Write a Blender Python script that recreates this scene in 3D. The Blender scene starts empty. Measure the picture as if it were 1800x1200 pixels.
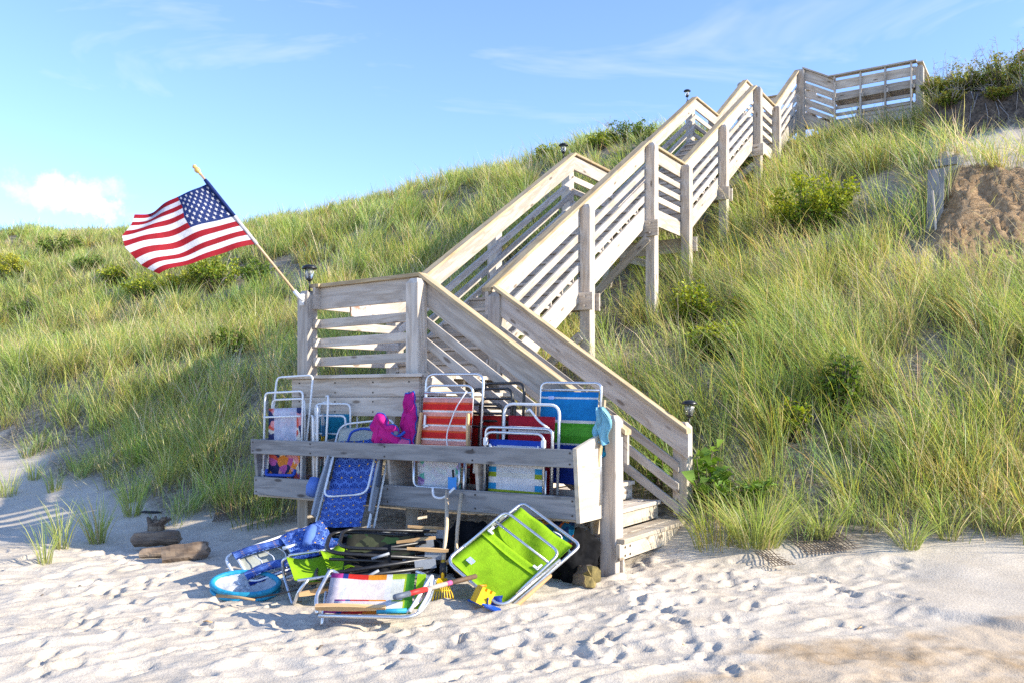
import bpy, bmesh, math, random
import numpy as np
from mathutils import Vector, Matrix
random.seed(7); RNG = np.random.default_rng(11)
SC = bpy.context.scene
COL = SC.collection

# ------------------------------------------------------------------ camera
EYE = 1.5
cam_d = bpy.data.cameras.new('camera'); cam = bpy.data.objects.new('camera', cam_d); COL.objects.link(cam)
cam.location = (0, 0, EYE); cam.rotation_euler = (math.radians(90), 0, 0)
cam_d.sensor_width = 36; cam_d.lens = 31.0; cam_d.shift_y = 0.0583
cam_d.clip_start = 0.05; cam_d.clip_end = 20000
SC.camera = cam

# ------------------------------------------------------------------ sun and sky
SUN_AZ = math.radians(-15.0)      # from +X towards -Y: low, from the right
SUN_EL = math.radians(25.0)
sdir = Vector((math.cos(SUN_EL)*math.cos(SUN_AZ), math.cos(SUN_EL)*math.sin(SUN_AZ), math.sin(SUN_EL)))
sun_d = bpy.data.lights.new('sun', 'SUN'); sun = bpy.data.objects.new('sun', sun_d); COL.objects.link(sun)
sun_d.energy = 3.15; sun_d.angle = math.radians(0.5); sun_d.color = (1.0, 0.92, 0.77)
sun.rotation_euler = sdir.to_track_quat('Z', 'Y').to_euler(); sun.location = (12, -8, 14)

world = bpy.data.worlds.new('World'); SC.world = world; world.use_nodes = True
nt = world.node_tree; nt.nodes.clear()
def N(t, kind, **kw):
    n = t.nodes.new(kind)
    for k, v in kw.items():
        if k.startswith('i_'):
            key = k[2:]; key = int(key) if key.isdigit() else key
            n.inputs[key].default_value = v
        else: setattr(n, k, v)
    return n
out = N(nt, 'ShaderNodeOutputWorld'); bg = N(nt, 'ShaderNodeBackground', i_Strength=0.15)
sky = N(nt, 'ShaderNodeTexSky', sky_type='NISHITA', sun_disc=False, sun_elevation=SUN_EL,
        sun_rotation=math.atan2(sdir.x, sdir.y), altitude=0, air_density=0.85, dust_density=0.05, ozone_density=5.0)
tc = N(nt, 'ShaderNodeTexCoord')
L = nt.links.new
# thin cirrus over the whole sky, plus one small cumulus low in the west
mp = N(nt, 'ShaderNodeMapping'); mp.inputs['Scale'].default_value = (1.6, 2.6, 7.0); mp.inputs['Rotation'].default_value = (0.0, 0.35, 0.5); mp.inputs['Location'].default_value = (0.0, 0.0, 0.0)
L(tc.outputs['Generated'], mp.inputs['Vector'])
cn = N(nt, 'ShaderNodeTexNoise', i_Scale=1.9, i_Detail=5.0, i_Roughness=0.62, i_Distortion=0.6); L(mp.outputs[0], cn.inputs['Vector'])
cr = N(nt, 'ShaderNodeMapRange', i_1=0.55, i_2=0.88, i_3=0.0, i_4=0.55); L(cn.outputs['Fac'], cr.inputs[0])
def dirblob(x, y, rx, ry):
    # ellipse of sky directions round a bearing
    d = Vector(((x-900)/1550, 1.0, (705-y)/1550)).normalized()
    sub = N(nt, 'ShaderNodeVectorMath', operation='SUBTRACT'); L(tc.outputs['Generated'], sub.inputs[0]); sub.inputs[1].default_value = d
    nz = N(nt, 'ShaderNodeTexNoise', i_Scale=26.0, i_Detail=5.0, i_Roughness=0.68); L(tc.outputs['Generated'], nz.inputs['Vector'])
    ds = N(nt, 'ShaderNodeVectorMath', operation='SUBTRACT'); L(nz.outputs['Color'], ds.inputs[0]); ds.inputs[1].default_value = (.5, .5, .5)
    sc2 = N(nt, 'ShaderNodeVectorMath', operation='SCALE'); L(ds.outputs[0], sc2.inputs[0]); sc2.inputs['Scale'].default_value = 0.075
    ad = N(nt, 'ShaderNodeVectorMath', operation='ADD'); L(sub.outputs[0], ad.inputs[0]); L(sc2.outputs[0], ad.inputs[1])
    dv = N(nt, 'ShaderNodeVectorMath', operation='DIVIDE'); L(ad.outputs[0], dv.inputs[0]); dv.inputs[1].default_value = (rx, rx, ry)
    ln = N(nt, 'ShaderNodeVectorMath', operation='LENGTH'); L(dv.outputs[0], ln.inputs[0])
    mr = N(nt, 'ShaderNodeMapRange', i_1=1.0, i_2=0.35, i_3=0.0, i_4=0.9, interpolation_type='SMOOTHSTEP'); L(ln.outputs['Value'], mr.inputs[0])
    return mr.outputs[0]
b1 = dirblob(112, 334, 0.055, 0.027); b2 = dirblob(165, 366, 0.036, 0.016)
mx = N(nt, 'ShaderNodeMath', operation='MAXIMUM'); L(b1, mx.inputs[0]); L(b2, mx.inputs[1])
mx2 = N(nt, 'ShaderNodeMath', operation='MAXIMUM'); L(mx.outputs[0], mx2.inputs[0]); L(cr.outputs[0], mx2.inputs[1])
mix = N(nt, 'ShaderNodeMix', data_type='RGBA'); L(mx2.outputs[0], mix.inputs['Factor'])
tn = N(nt, 'ShaderNodeMix', data_type='RGBA', blend_type='MULTIPLY', i_Factor=1.0); L(sky.outputs[0], tn.inputs[6]); tn.inputs[7].default_value = (1.02, .90, .915, 1); L(tn.outputs[2], mix.inputs[6]); mix.inputs[7].default_value = (2.75, 2.8, 2.9, 1)
L(mix.outputs[2], bg.inputs['Color']); L(bg.outputs[0], out.inputs[0])

SC.view_settings.view_transform = 'Standard'; SC.view_settings.look = 'None'
SC.view_settings.exposure = 1.57; SC.view_settings.gamma = 1.0; SC.view_settings.use_curve_mapping = False
SC.render.engine = 'CYCLES'; SC.cycles.max_bounces = 6; SC.cycles.diffuse_bounces = 3
SC.cycles.transmission_bounces = 4; SC.cycles.transparent_max_bounces = 6; SC.cycles.use_denoising = False
SC.cycles.caustics_reflective = False; SC.cycles.caustics_refractive = False

# ------------------------------------------------------------------ coordinates of the place
# u runs along the foot of the dune (to the right and nearer), v straight up the dune; origin at the foot of the front newel post
P0 = np.array((0.835, 7.40)); E1 = np.array((0.848, -0.530)); E2 = np.array((0.530, 0.848))
def W(u, v, z=0.0):
    p = P0 + u*E1 + v*E2
    return Vector((p[0], p[1], z))
def UV(x, y):
    dx, dy = x-P0[0], y-P0[1]
    return dx*E1[0]+dy*E1[1], dx*E2[0]+dy*E2[1]
VE1 = Vector((E1[0], E1[1], 0)); VE2 = Vector((E2[0], E2[1], 0)); UP = Vector((0, 0, 1))
ROT_UV = math.atan2(E1[1], E1[0])

# ------------------------------------------------------------------ scene helpers
def setp(o, label=None, cat=None, group=None, kind=None):
    if label: o['label'] = label
    if cat: o['category'] = cat
    if group: o['group'] = group
    if kind: o['kind'] = kind
    return o
def empty(name, loc, label, cat, group=None, rot=None):
    o = bpy.data.objects.new(name, None); COL.objects.link(o); o.empty_display_size = 0.1
    M = Matrix.Translation(Vector(loc)) @ (rot.to_4x4() if rot is not None else Matrix())
    o.matrix_world = M; WORLD[o.name] = M
    return setp(o, label, cat, group)
WORLD = {}
def link(name, me, parent=None, M=None):
    M = M or Matrix()
    o = bpy.data.objects.new(name, me); COL.objects.link(o)
    if parent is not None:
        o.parent = parent
        o.matrix_basis = WORLD[parent.name].inverted() @ M
    else: o.matrix_basis = M
    WORLD[o.name] = M.copy()
    return o
def mesh(name, verts, faces, mat=None, smooth=False, uvs=None):
    me = bpy.data.meshes.new(name); me.from_pydata([tuple(v) for v in verts], [], faces)
    if mat is not None:
        for m in (mat if isinstance(mat, (list, tuple)) else [mat]): me.materials.append(m)
    if uvs is not None:
        lay = me.uv_layers.new(name='UVMap')
        for l in me.loops: lay.data[l.index].uv = uvs[l.vertex_index]
    if smooth:
        me.polygons.foreach_set('use_smooth', [True]*len(me.polygons))
    me.update()
    return me
def frame(o, x, y=None, z=None):
    # orthonormal matrix at o with X axis x
    x = x.normalized()
    if y is None:
        y = UP.cross(x) if abs(x.z) < 0.95 else Vector((0, 1, 0)).cross(x)
    y = (y - x*y.dot(x)).normalized(); z = x.cross(y)
    return Matrix.Translation(o) @ Matrix((x, y, z)).transposed().to_4x4()
def board(name, p0, p1, side, w, h, mat, parent, up=None, ch=0.004, taper=1.0):
    """a board from p0 to p1 (centres of its ends), thickness w along side, depth h along up (default square to both)"""
    p0 = Vector(p0); p1 = Vector(p1); side = Vector(side).normalized()
    ax = (p1-p0).normalized()
    if up is None: up = ax.cross(side).normalized()
    up = Vector(up)
    if up.z < 0: up = -up
    c = min(ch, w*.3, h*.3)
    sec = [(-w/2+c, -h/2), (w/2-c, -h/2), (w/2, -h/2+c), (w/2, h/2-c), (w/2-c, h/2), (-w/2+c, h/2), (-w/2, h/2-c), (-w/2, -h/2+c)]
    M = frame(p0, ax, side); Mi = M.inverted()
    vs = [Mi @ (p0 + side*a + up*b) for a, b in sec] + [Mi @ (p1 + side*a*taper + up*b*taper) for a, b in sec]
    fs = [(i, (i+1) % 8, 8+(i+1) % 8, 8+i) for i in range(8)] + [tuple(range(7, -1, -1)), tuple(range(8, 16))]
    me = mesh(name, vs, fs, mat)
    fixn(me)
    return link(name, me, parent, M)
def fixn(me):
    bm = bmesh.new(); bm.from_mesh(me); bmesh.ops.recalc_face_normals(bm, faces=bm.faces); bm.to_mesh(me); bm.free()
def tube_geo(pts, r, n=8, closed=False, rads=None):
    pts = [Vector(p) for p in pts]; m = len(pts); vs = []; fs = []
    prev = None
    for i, p in enumerate(pts):
        if closed: t = (pts[(i+1) % m]-pts[i-1]).normalized()
        else: t = (pts[min(i+1, m-1)]-pts[max(i-1, 0)]).normalized()
        if prev is None:
            a = Vector((0, 0, 1)) if abs(t.z) < .9 else Vector((1, 0, 0))
            s = t.cross(a).normalized()
        else:
            s = (prev - t*prev.dot(t)).normalized()
        prev = s; b = t.cross(s); rr = rads[i] if rads else r
        for k in range(n):
            an = 2*math.pi*k/n
            vs.append(p + (s*math.cos(an)+b*math.sin(an))*rr)
    for i in range(m if closed else m-1):
        j = (i+1) % m
        for k in range(n):
            fs.append((i*n+k, i*n+(k+1) % n, j*n+(k+1) % n, j*n+k))
    if not closed:
        fs.append(tuple(range(n-1, -1, -1))); fs.append(tuple((m-1)*n+k for k in range(n)))
    return vs, fs
def fillet(pts, rad, seg=5, closed=False):
    pts = [Vector(p) for p in pts]; m = len(pts); outp = []
    for i in range(m):
        if not closed and i in (0, m-1): outp.append(pts[i]); continue
        a, b, c = pts[i-1], pts[i], pts[(i+1) % m]
        d1 = (a-b); d2 = (c-b); r = min(rad, d1.length*.49, d2.length*.49)
        q0 = b+d1.normalized()*r; q1 = b+d2.normalized()*r
        for k in range(seg+1):
            t = k/seg; outp.append(q0*(1-t)**2 + b*2*t*(1-t) + q1*t*t)
    return outp
class Geo:
    """collects shapes that make ONE part"""
    def __init__(s): s.v = []; s.f = []; s.m = []
    def add(s, vf, mi=0):
        o = len(s.v); s.v += [Vector(p) for p in vf[0]]; s.f += [tuple(i+o for i in f) for f in vf[1]]; s.m += [mi]*len(vf[1]); return s
    def build(s, name, mat, parent=None, M=None, smooth=True):
        me = mesh(name, s.v, s.f, mat, smooth)
        if any(s.m): me.polygons.foreach_set('material_index', s.m)
        return link(name, me, parent, M)
def box_geo(c, sx, sy, sz, ch=0.0):
    x, y, z = sx/2, sy/2, sz/2; c = Vector(c)
    vs = [c+Vector((a*x, b*y, d*z)) for a in (-1, 1) for b in (-1, 1) for d in (-1, 1)]
    return vs, [(0, 1, 3, 2), (4, 6, 7, 5), (0, 4, 5, 1), (2, 3, 7, 6), (0, 2, 6, 4), (1, 5, 7, 3)]
def lathe_geo(prof, n=14, c=(0, 0, 0)):
    c = Vector(c); vs = []; fs = []
    for r, z in prof:
        for k in range(n): a = 2*math.pi*k/n; vs.append(c+Vector((r*math.cos(a), r*math.sin(a), z)))
    for i in range(len(prof)-1):
        for k in range(n): fs.append((i*n+k, i*n+(k+1) % n, (i+1)*n+(k+1) % n, (i+1)*n+k))
    fs.append(tuple(range(n-1, -1, -1))); fs.append(tuple((len(prof)-1)*n+k for k in range(n)))
    return vs, fs

# ------------------------------------------------------------------ materials
MATS = {}
def newmat(name):
    m = bpy.data.materials.new(name); m.use_nodes = True; t = m.node_tree; t.nodes.clear()
    o = N(t, 'ShaderNodeOutputMaterial'); p = N(t, 'ShaderNodeBsdfPrincipled'); t.links.new(p.outputs[0], o.inputs[0])
    MATS[name] = m
    return m, t, p, o
def plain(name, col, rough=0.5, metal=0.0, var=0.06, bump=0.0, scale=40.0, spec=0.5):
    m, t, p, o = newmat(name); l = t.links.new
    c = N(t, 'ShaderNodeTexCoord'); n = N(t, 'ShaderNodeTexNoise', i_Scale=scale, i_Detail=5.0, i_Roughness=.6); l(c.outputs['Object'], n.inputs['Vector'])
    r = N(t, 'ShaderNodeMapRange', i_1=.3, i_2=.7, i_3=1-var, i_4=1+var); l(n.outputs['Fac'], r.inputs[0])
    h = N(t, 'ShaderNodeHueSaturation'); h.inputs['Color'].default_value = (*col, 1); l(r.outputs[0], h.inputs['Value'])
    l(h.outputs[0], p.inputs['Base Color']); p.inputs['Roughness'].default_value = rough; p.inputs['Metallic'].default_value = metal
    p.inputs['Specular IOR Level'].default_value = spec
    rr = N(t, 'ShaderNodeMapRange', i_1=.3, i_2=.7, i_3=max(rough-.08, 0), i_4=min(rough+.1, 1)); l(n.outputs['Fac'], rr.inputs[0]); l(rr.outputs[0], p.inputs['Roughness'])
    if bump:
        b = N(t, 'ShaderNodeBump', i_Strength=bump, i_Distance=.003); l(n.outputs['Fac'], b.inputs['Height']); l(b.outputs[0], p.inputs['Normal'])
    return m
def ramp(t, stops, interp='LINEAR'):
    r = N(t, 'ShaderNodeValToRGB'); r.color_ramp.interpolation = interp
    el = r.color_ramp.elements
    while len(el) < len(stops): el.new(0.5)
    for e, (p, c) in zip(el, stops): e.position = p; e.color = (*c, 1) if len(c) == 3 else c
    return r
def wood(name, light, mid, dark, grey=(.30, .29, .28), greyamt=.3, knots=True, gscale=1.0, rough=.75):
    """sawn softwood: grain along the board's own X axis, knots, weather streaks; every board differs by Object Info random"""
    m, t, p, o = newmat(name); l = t.links.new
    c = N(t, 'ShaderNodeTexCoord'); oi = N(t, 'ShaderNodeObjectInfo')
    off = N(t, 'ShaderNodeMath', operation='MULTIPLY', i_1=57.0); l(oi.outputs['Random'], off.inputs[0])
    cx = N(t, 'ShaderNodeCombineXYZ'); l(off.outputs[0], cx.inputs[0]); l(off.outputs[0], cx.inputs[1]); l(off.outputs[0], cx.inputs[2])
    ad = N(t, 'ShaderNodeVectorMath', operation='ADD'); l(c.outputs['Object'], ad.inputs[0]); l(cx.outputs[0], ad.inputs[1])
    m1 = N(t, 'ShaderNodeMapping'); m1.inputs['Scale'].default_value = (1.1, 9*gscale, 9*gscale); l(ad.outputs[0], m1.inputs['Vector'])
    n0 = N(t, 'ShaderNodeTexNoise', i_Scale=1.3, i_Detail=3.0, i_Distortion=.3); l(m1.outputs[0], n0.inputs['Vector'])
    ws = N(t, 'ShaderNodeMath', operation='MULTIPLY', i_1=24.0); l(n0.outputs['Fac'], ws.inputs[0])
    sn = N(t, 'ShaderNodeMath', operation='SINE'); l(ws.outputs[0], sn.inputs[0])
    g1 = N(t, 'ShaderNodeMapRange', i_1=-1.0, i_2=1.0); l(sn.outputs[0], g1.inputs[0])
    m2 = N(t, 'ShaderNodeMapping'); m2.inputs['Scale'].default_value = (2.5, 90*gscale, 90*gscale); l(ad.outputs[0], m2.inputs['Vector'])
    n2 = N(t, 'ShaderNodeTexNoise', i_Scale=1.6, i_Detail=4.0, i_Roughness=.65); l(m2.outputs[0], n2.inputs['Vector'])
    gm = N(t, 'ShaderNodeMix', data_type='FLOAT', i_Factor=.55); l(g1.outputs[0], gm.inputs[2]); l(n2.outputs['Fac'], gm.inputs[3])
    r = ramp(t, [(0.18, dark), (0.45, mid), (0.75, light)]); l(gm.outputs[0], r.inputs[0])
    # weathering
    m3 = N(t, 'ShaderNodeMapping'); m3.inputs['Scale'].default_value = (.9, 5, 5); l(ad.outputs[0], m3.inputs['Vector'])
    n3 = N(t, 'ShaderNodeTexNoise', i_Scale=1.5, i_Detail=6.0, i_Roughness=.7); l(m3.outputs[0], n3.inputs['Vector'])
    gr = N(t, 'ShaderNodeMapRange', i_1=.38, i_2=.68, i_3=0.0, i_4=min(1.0, greyamt*2)); l(n3.outputs['Fac'], gr.inputs[0])
    x1 = N(t, 'ShaderNodeMix', data_type='RGBA'); l(gr.outputs[0], x1.inputs['Factor']); l(r.outputs[0], x1.inputs[6]); x1.inputs[7].default_value = (*grey, 1)
    cur = x1.outputs[2]
    if knots:
        m4 = N(t, 'ShaderNodeMapping'); m4.inputs['Scale'].default_value = (2.2, 7.0, 7.0); l(ad.outputs[0], m4.inputs['Vector'])
        vo = N(t, 'ShaderNodeTexVoronoi', i_Scale=1.0, i_Randomness=1.0); l(m4.outputs[0], vo.inputs['Vector'])
        kr = N(t, 'ShaderNodeMapRange', i_1=.085, i_2=.15, i_3=.8, i_4=0.0); l(vo.outputs['Distance'], kr.inputs[0])
        x2 = N(t, 'ShaderNodeMix', data_type='RGBA'); l(kr.outputs[0], x2.inputs['Factor']); l(cur, x2.inputs[6]); x2.inputs[7].default_value = (dark[0]*.38, dark[1]*.33, dark[2]*.3, 1)
        cur = x2.outputs[2]
    tv = N(t, 'ShaderNodeMapRange', i_1=0.0, i_2=1.0, i_3=.78, i_4=1.16); l(oi.outputs['Random'], tv.inputs[0])
    hs = N(t, 'ShaderNodeHueSaturation'); l(tv.outputs[0], hs.inputs['Value']); l(cur, hs.inputs['Color'])
    l(hs.outputs[0], p.inputs['Base Color']); p.inputs['Roughness'].default_value = rough; p.inputs['Specular IOR Level'].default_value = .25
    b = N(t, 'ShaderNodeBump', i_Strength=.45, i_Distance=.0025); l(gm.outputs[0], b.inputs['Height']); l(b.outputs[0], p.inputs['Normal'])
    return m
WOOD = wood('weathered_pine', (.585, .515, .43), (.505, .43, .345), (.36, .29, .22), (.44, .41, .38), .30)
WOODG = wood('grey_weathered_pine', (.36, .345, .33), (.27, .26, .25), (.16, .15, .145), (.30, .295, .29), .5)
WOODY = wood('pale_yellow_pine', (.50, .38, .21), (.42, .31, .16), (.29, .20, .10), (.36, .31, .25), .3, knots=False)
WOODW = wood('pale_plywood', (.62, .53, .40), (.56, .47, .35), (.43, .34, .24), (.52, .47, .40), .25, gscale=.6)
WOODH = wood('varnished_handle', (.62, .40, .20), (.55, .34, .16), (.42, .24, .10), (.5, .36, .2), .1, knots=False)
ALU = plain('bare_aluminium', (.62, .63, .65), .32, .85, .05)
WHITEM = plain('white_painted_metal', (.78, .78, .77), .35, 0, .03)
BLACKM = plain('black_powder_coat', (.012, .012, .013), .38, 0, .2)
STEEL = plain('galvanised_steel', (.45, .45, .46), .4, .9, .1)
GREYP = plain('grey_plastic', (.30, .32, .35), .5)
DKGREYP = plain('slate_plastic', (.10, .12, .16), .5)
WHITEF = plain('white_webbing', (.80, .79, .78), .8, 0, .05, .3, 300)
BLUEF = plain('blue_webbing', (.01, .06, .38), .75, 0, .1, .3, 300)
BLACKF = plain('black_nylon', (.010, .010, .012), .7, 0, .3, .4, 60)
BLACKR = plain('black_rubber', (.02, .02, .02), .6)
# ------------------------------------------------------------------ the ground: beach, toe and dune in one sheet
def vnoise(x, y, seed=0):
    xi = np.floor(x).astype(np.int64); yi = np.floor(y).astype(np.int64); xf = x-xi; yf = y-yi
    def h(a, b):
        n = (a*374761393 + b*668265263 + seed*1442695041) & 0x7fffffff
        n = ((n ^ (n >> 13))*1274126177) & 0x7fffffff
        return ((n ^ (n >> 16)) & 0xffff)/65535.0
    sx = xf*xf*(3-2*xf); sy = yf*yf*(3-2*yf)
    a = h(xi, yi); b = h(xi+1, yi); c = h(xi, yi+1); d = h(xi+1, yi+1)
    return (a*(1-sx)+b*sx)*(1-sy)+(c*(1-sx)+d*sx)*sy
def fbm(x, y, seed=0, oct=4, rough=.5):
    s = 0; a = 1; tot = 0
    for k in range(oct):
        s = s + a*(vnoise(x*2**k+17.3*k, y*2**k-9.1*k, seed+k)-.5); tot += a; a *= rough
    return s/tot*2
def sstep(x, a, b):
    t = np.clip((x-a)/(b-a), 0, 1); return t*t*(3-2*t)
PV = [-30, -12, -5, -2, -0.6, 0.6, 1.6, 2.3, 3.6, 5.0, 5.9, 7.2, 9.1, 11.2, 12.7, 14.4, 16.0, 18, 22, 40, 300]
PZ = [-.9, -.45, -.09, -.03, .0, .09, .42, .92, 1.95, 2.45, 2.78, 3.55, 4.62, 5.85, 6.5, 7.5, 8.15, 8.45, 8.5, 8.3, 8.0]
TU = [-60, -20, -12.5, -8.5, -5.5, -4.3, -3.4, 0.2, 0.8, 2.0, 3.0, 30]
TV = [2.0, 2.0, 1.7, 0.7, -.2, -.2, .5, 1.0, 1.05, 1.65, 2.35, 8]      # where grass begins
def toe(u): return np.interp(u, TU, TV)
def scarp_w(u, v=9.0):
    t = np.interp(v, [10.0, 12.6], [1.6, .80]); return sstep(u, t-.15, t+.15)
def ground0(x, y):
    u, v0_ = UV(x, y); v = v0_
    v = v - np.interp(u, [.4, 1.2, 2.0, 3.0, 5.0, 12], [0, .3, .7, 1.25, 2.3, 5])*(1-sstep(v, 3.5, 7.5))
    z = np.interp(v, PV, PZ)
    z = .5*z + .25*np.interp(v-.5, PV, PZ) + .25*np.interp(v+.5, PV, PZ)
    onslope = sstep(v, 1.0, 3.5)
    z = z + onslope*(.30*fbm(u*.22, v*.30, 3, 4) + .10*fbm(u*1.1, v*1.1, 5, 3))
    v = v0_
    # left bank pushes towards the beach
    z = z + .55*np.exp(-((u+6.0)/2.4)**2)*sstep(v, -1.2, 2.0)*(1-sstep(v, 3.0, 6.0))
    z = z + .25*sstep(-u, 7, 14)*sstep(v, -3, 1.5)*(1-sstep(v, 3, 6))
    # cut bank on the right: brown scarp, pale shelf above, root bank under the bushes
    w = scarp_w(u, v)
    zs = np.interp(v, [6.6, 7.3, 9.1, 9.45, 11.0, 12.3, 13.1, 13.5, 14.2, 16], [2.95, 3.25, 5.20, 5.36, 5.98, 6.5, 6.85, 7.75, 8.05, 8.3])
    zs = zs + .10*fbm(u*3.1, v*2.0, 21, 4) - .26*np.clip(u-1.7, 0, 3)*sstep(v, 7.2, 8.0)*(1-sstep(v, 11.5, 13))
    wv = w*sstep(v, 6.3, 7.2)*(1-sstep(v, 15, 17))
    z = z*(1-wv) + zs*wv
    z = z + .9*sstep(-u, 12, 26)*sstep(v, 6, 15)
    z = z + np.interp(u, [-60, -40, -36, -28.5, -26.5, -23.2, -19.6, -15.7, -13.2, -9.7, -8.1, -6.7, -5, -3.4, 0], [.4, .4, -.4, -.6, -1.05, -1.03, -.65, -.06, .3, .5, .6, .85, .6, 0, 0])*sstep(v, 9.5, 15)
    # far left and right crest undulates
    z = z + sstep(v, 13, 18)*(.35*fbm(u*.16, v*.05, 41, 3))
    return z
def gz(x, y): return float(ground0(np.array([x], float), np.array([y], float))[0])
def gW(u, v, dz=0.0):
    p = W(u, v); return Vector((p.x, p.y, gz(p.x, p.y)+dz))

def axis(segs):
    a = [segs[0][0]]
    for s, e, d in segs:
        n = max(1, int(round((e-s)/d))); a += list(np.linspace(s, e, n+1)[1:])
    return np.array(a)
gx = axis([(-3000, -300, 300), (-300, -60, 30), (-60, -24, 3), (-24, -9, .35), (-9, -5.2, .09), (-5.2, 5.2, .022), (5.2, 6.3, .09), (6.3, 9.6, .05), (9.6, 24, .4), (24, 60, 3), (60, 300, 30), (300, 3000, 300)])
gy = axis([(-3000, -300, 300), (-300, -40, 26), (-40, -4, 1.5), (-4, 3.2, .16), (3.2, 4.2, .05), (4.2, 9.6, .022), (9.6, 13, .08), (13, 16.4, .055), (16.4, 26, .16), (26, 60, .7), (60, 300, 30), (300, 3000, 300)])
GX, GY = np.meshgrid(gx, gy)
GZ = ground0(GX, GY)
GU, GV = UV(GX, GY)
# trodden sand: hollows with soft rims, drifts and small ripples
sandw = 1-sstep(GV-toe(GU), -.5, .6)
smooth_r = sstep(GU, 1.9, 2.6)*sstep(GV, -.9, -.1)          # untrodden ledge on the right
wet = sstep(np.interp(GX, [-.4, .6, 1.95, 3.9, 6, 12], [3.0, 4.5, 5.65, 6.3, 6.7, 7.0])+.55*fbm(GX*.9, GY*1.3, 77, 4)+.22*fbm(GX*3.4, GY*6, 78, 4, .6)-GY, -.05, .25)*sstep(GX, -.6, .4)*sstep(GY, 1, 2)
GZ = GZ + sandw*(.05*fbm(GX*.75+GY*.2, GY*1.05, 51, 3) + .020*fbm(GX*2.3, GY*3.2, 52, 3)*(1-.6*smooth_r)*(1-.5*wet))
GZ = GZ + sandw*(1-smooth_r)*.010*fbm(GX*9, GY*11, 53, 3)
dent = np.zeros_like(GZ)
def stamp(cx, cy, a, b, ang, d, rim):
    i0, i1 = np.searchsorted(gx, [cx-3.4*a, cx+3.4*a]); j0, j1 = np.searchsorted(gy, [cy-3.4*a, cy+3.4*a])
    if i1-i0 < 2 or j1-j0 < 2: return
    X = GX[j0:j1, i0:i1]-cx; Y = GY[j0:j1, i0:i1]-cy
    c, s = math.cos(ang), math.sin(ang); q = (X*c+Y*s)/a; r = (-X*s+Y*c)/b
    q = q + .22*r*r
    e = np.sqrt(q*q+r*r)
    dent[j0:j1, i0:i1] += -d*np.exp(-(e**3.6)) + rim*np.exp(-((e-1.3)/.30)**2)
for k in range(800):
    cx = random.uniform(-5.4, 5.4); cy = random.uniform(3.6, 9.4)
    u, v = UV(cx, cy)
    if v > np.interp(u, TU, TV)-.25: continue
    if 2.1 < u and v > -.5 and random.random() < .9: continue
    if cx > .5 and cy < np.interp(cx, [.6, 1.95, 3.9], [4.7, 6.0, 6.6]) and random.random() < .85: continue
    a = random.uniform(.07, .15); b = a*random.uniform(.38, .62)
    ang = random.gauss(.55, .45) if random.random() < .7 else random.uniform(0, 3.1)
    if cx > .6: ang = random.gauss(-.15, .5)
    dd = random.choice((.010, .016, .024, .034))*random.uniform(.7, 1.15)
    stamp(cx, cy, a, b, ang, dd, dd*.33)
def track(x, y, ang, n, step=.36, deep=1.0):
    for k in range(n):
        s = 1 if k % 2 else -1; a = ang+random.gauss(0, .12)
        px_ = x-math.sin(ang)*.09*s; py_ = y+math.cos(ang)*.09*s
        u, v = UV(px_, py_)
        if v < np.interp(u, TU, TV)-.2 and not (-3.9 < u < -.2 and v > -1.6):
            d = random.uniform(.022, .036)*deep
            stamp(px_+.055*math.cos(a), py_+.055*math.sin(a), .085, .050, a, d, d*.42)
            stamp(px_-.085*math.cos(a), py_-.085*math.sin(a), .052, .040, a, d*1.15, d*.38)
        x += step*math.cos(ang); y += step*math.sin(ang); ang += random.gauss(0, .10)
for k in range(30):
    track(random.uniform(-5, 4.2), random.uniform(3.8, 8.2), random.choice((random.gauss(.15, .35), random.gauss(3.2, .35), random.gauss(1.3, .3))), random.randint(5, 13), random.uniform(.30, .42), random.uniform(.7, 1.1))
for k in range(900):       # wind- and foot-drifted ridges
    cx = random.uniform(-5.4, 3.0); cy = random.uniform(3.6, 9.0)
    u, v = UV(cx, cy)
    if v > np.interp(u, TU, TV)-.3: continue
    stamp(cx, cy, random.uniform(.12, .3), random.uniform(.03, .06), random.gauss(.5, .25), -random.uniform(.008, .02), 0)
dent = np.clip(dent, -.075, .045)
GZ = GZ + .88*dent*sandw*(1-.85*smooth_r)*(1-.7*wet)
GZ = GZ + .055*smooth_r*sandw*sstep(GV+.12*fbm(GX*2, GY*2, 61, 3), -.10, .04)*(1-sstep(GU+.1*fbm(GX*3, GY*3, 63, 2), 3.05, 3.12)*.8)
GZ = GZ + wet*.006*fbm(GX*14, GY*14, 66, 3)
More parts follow.
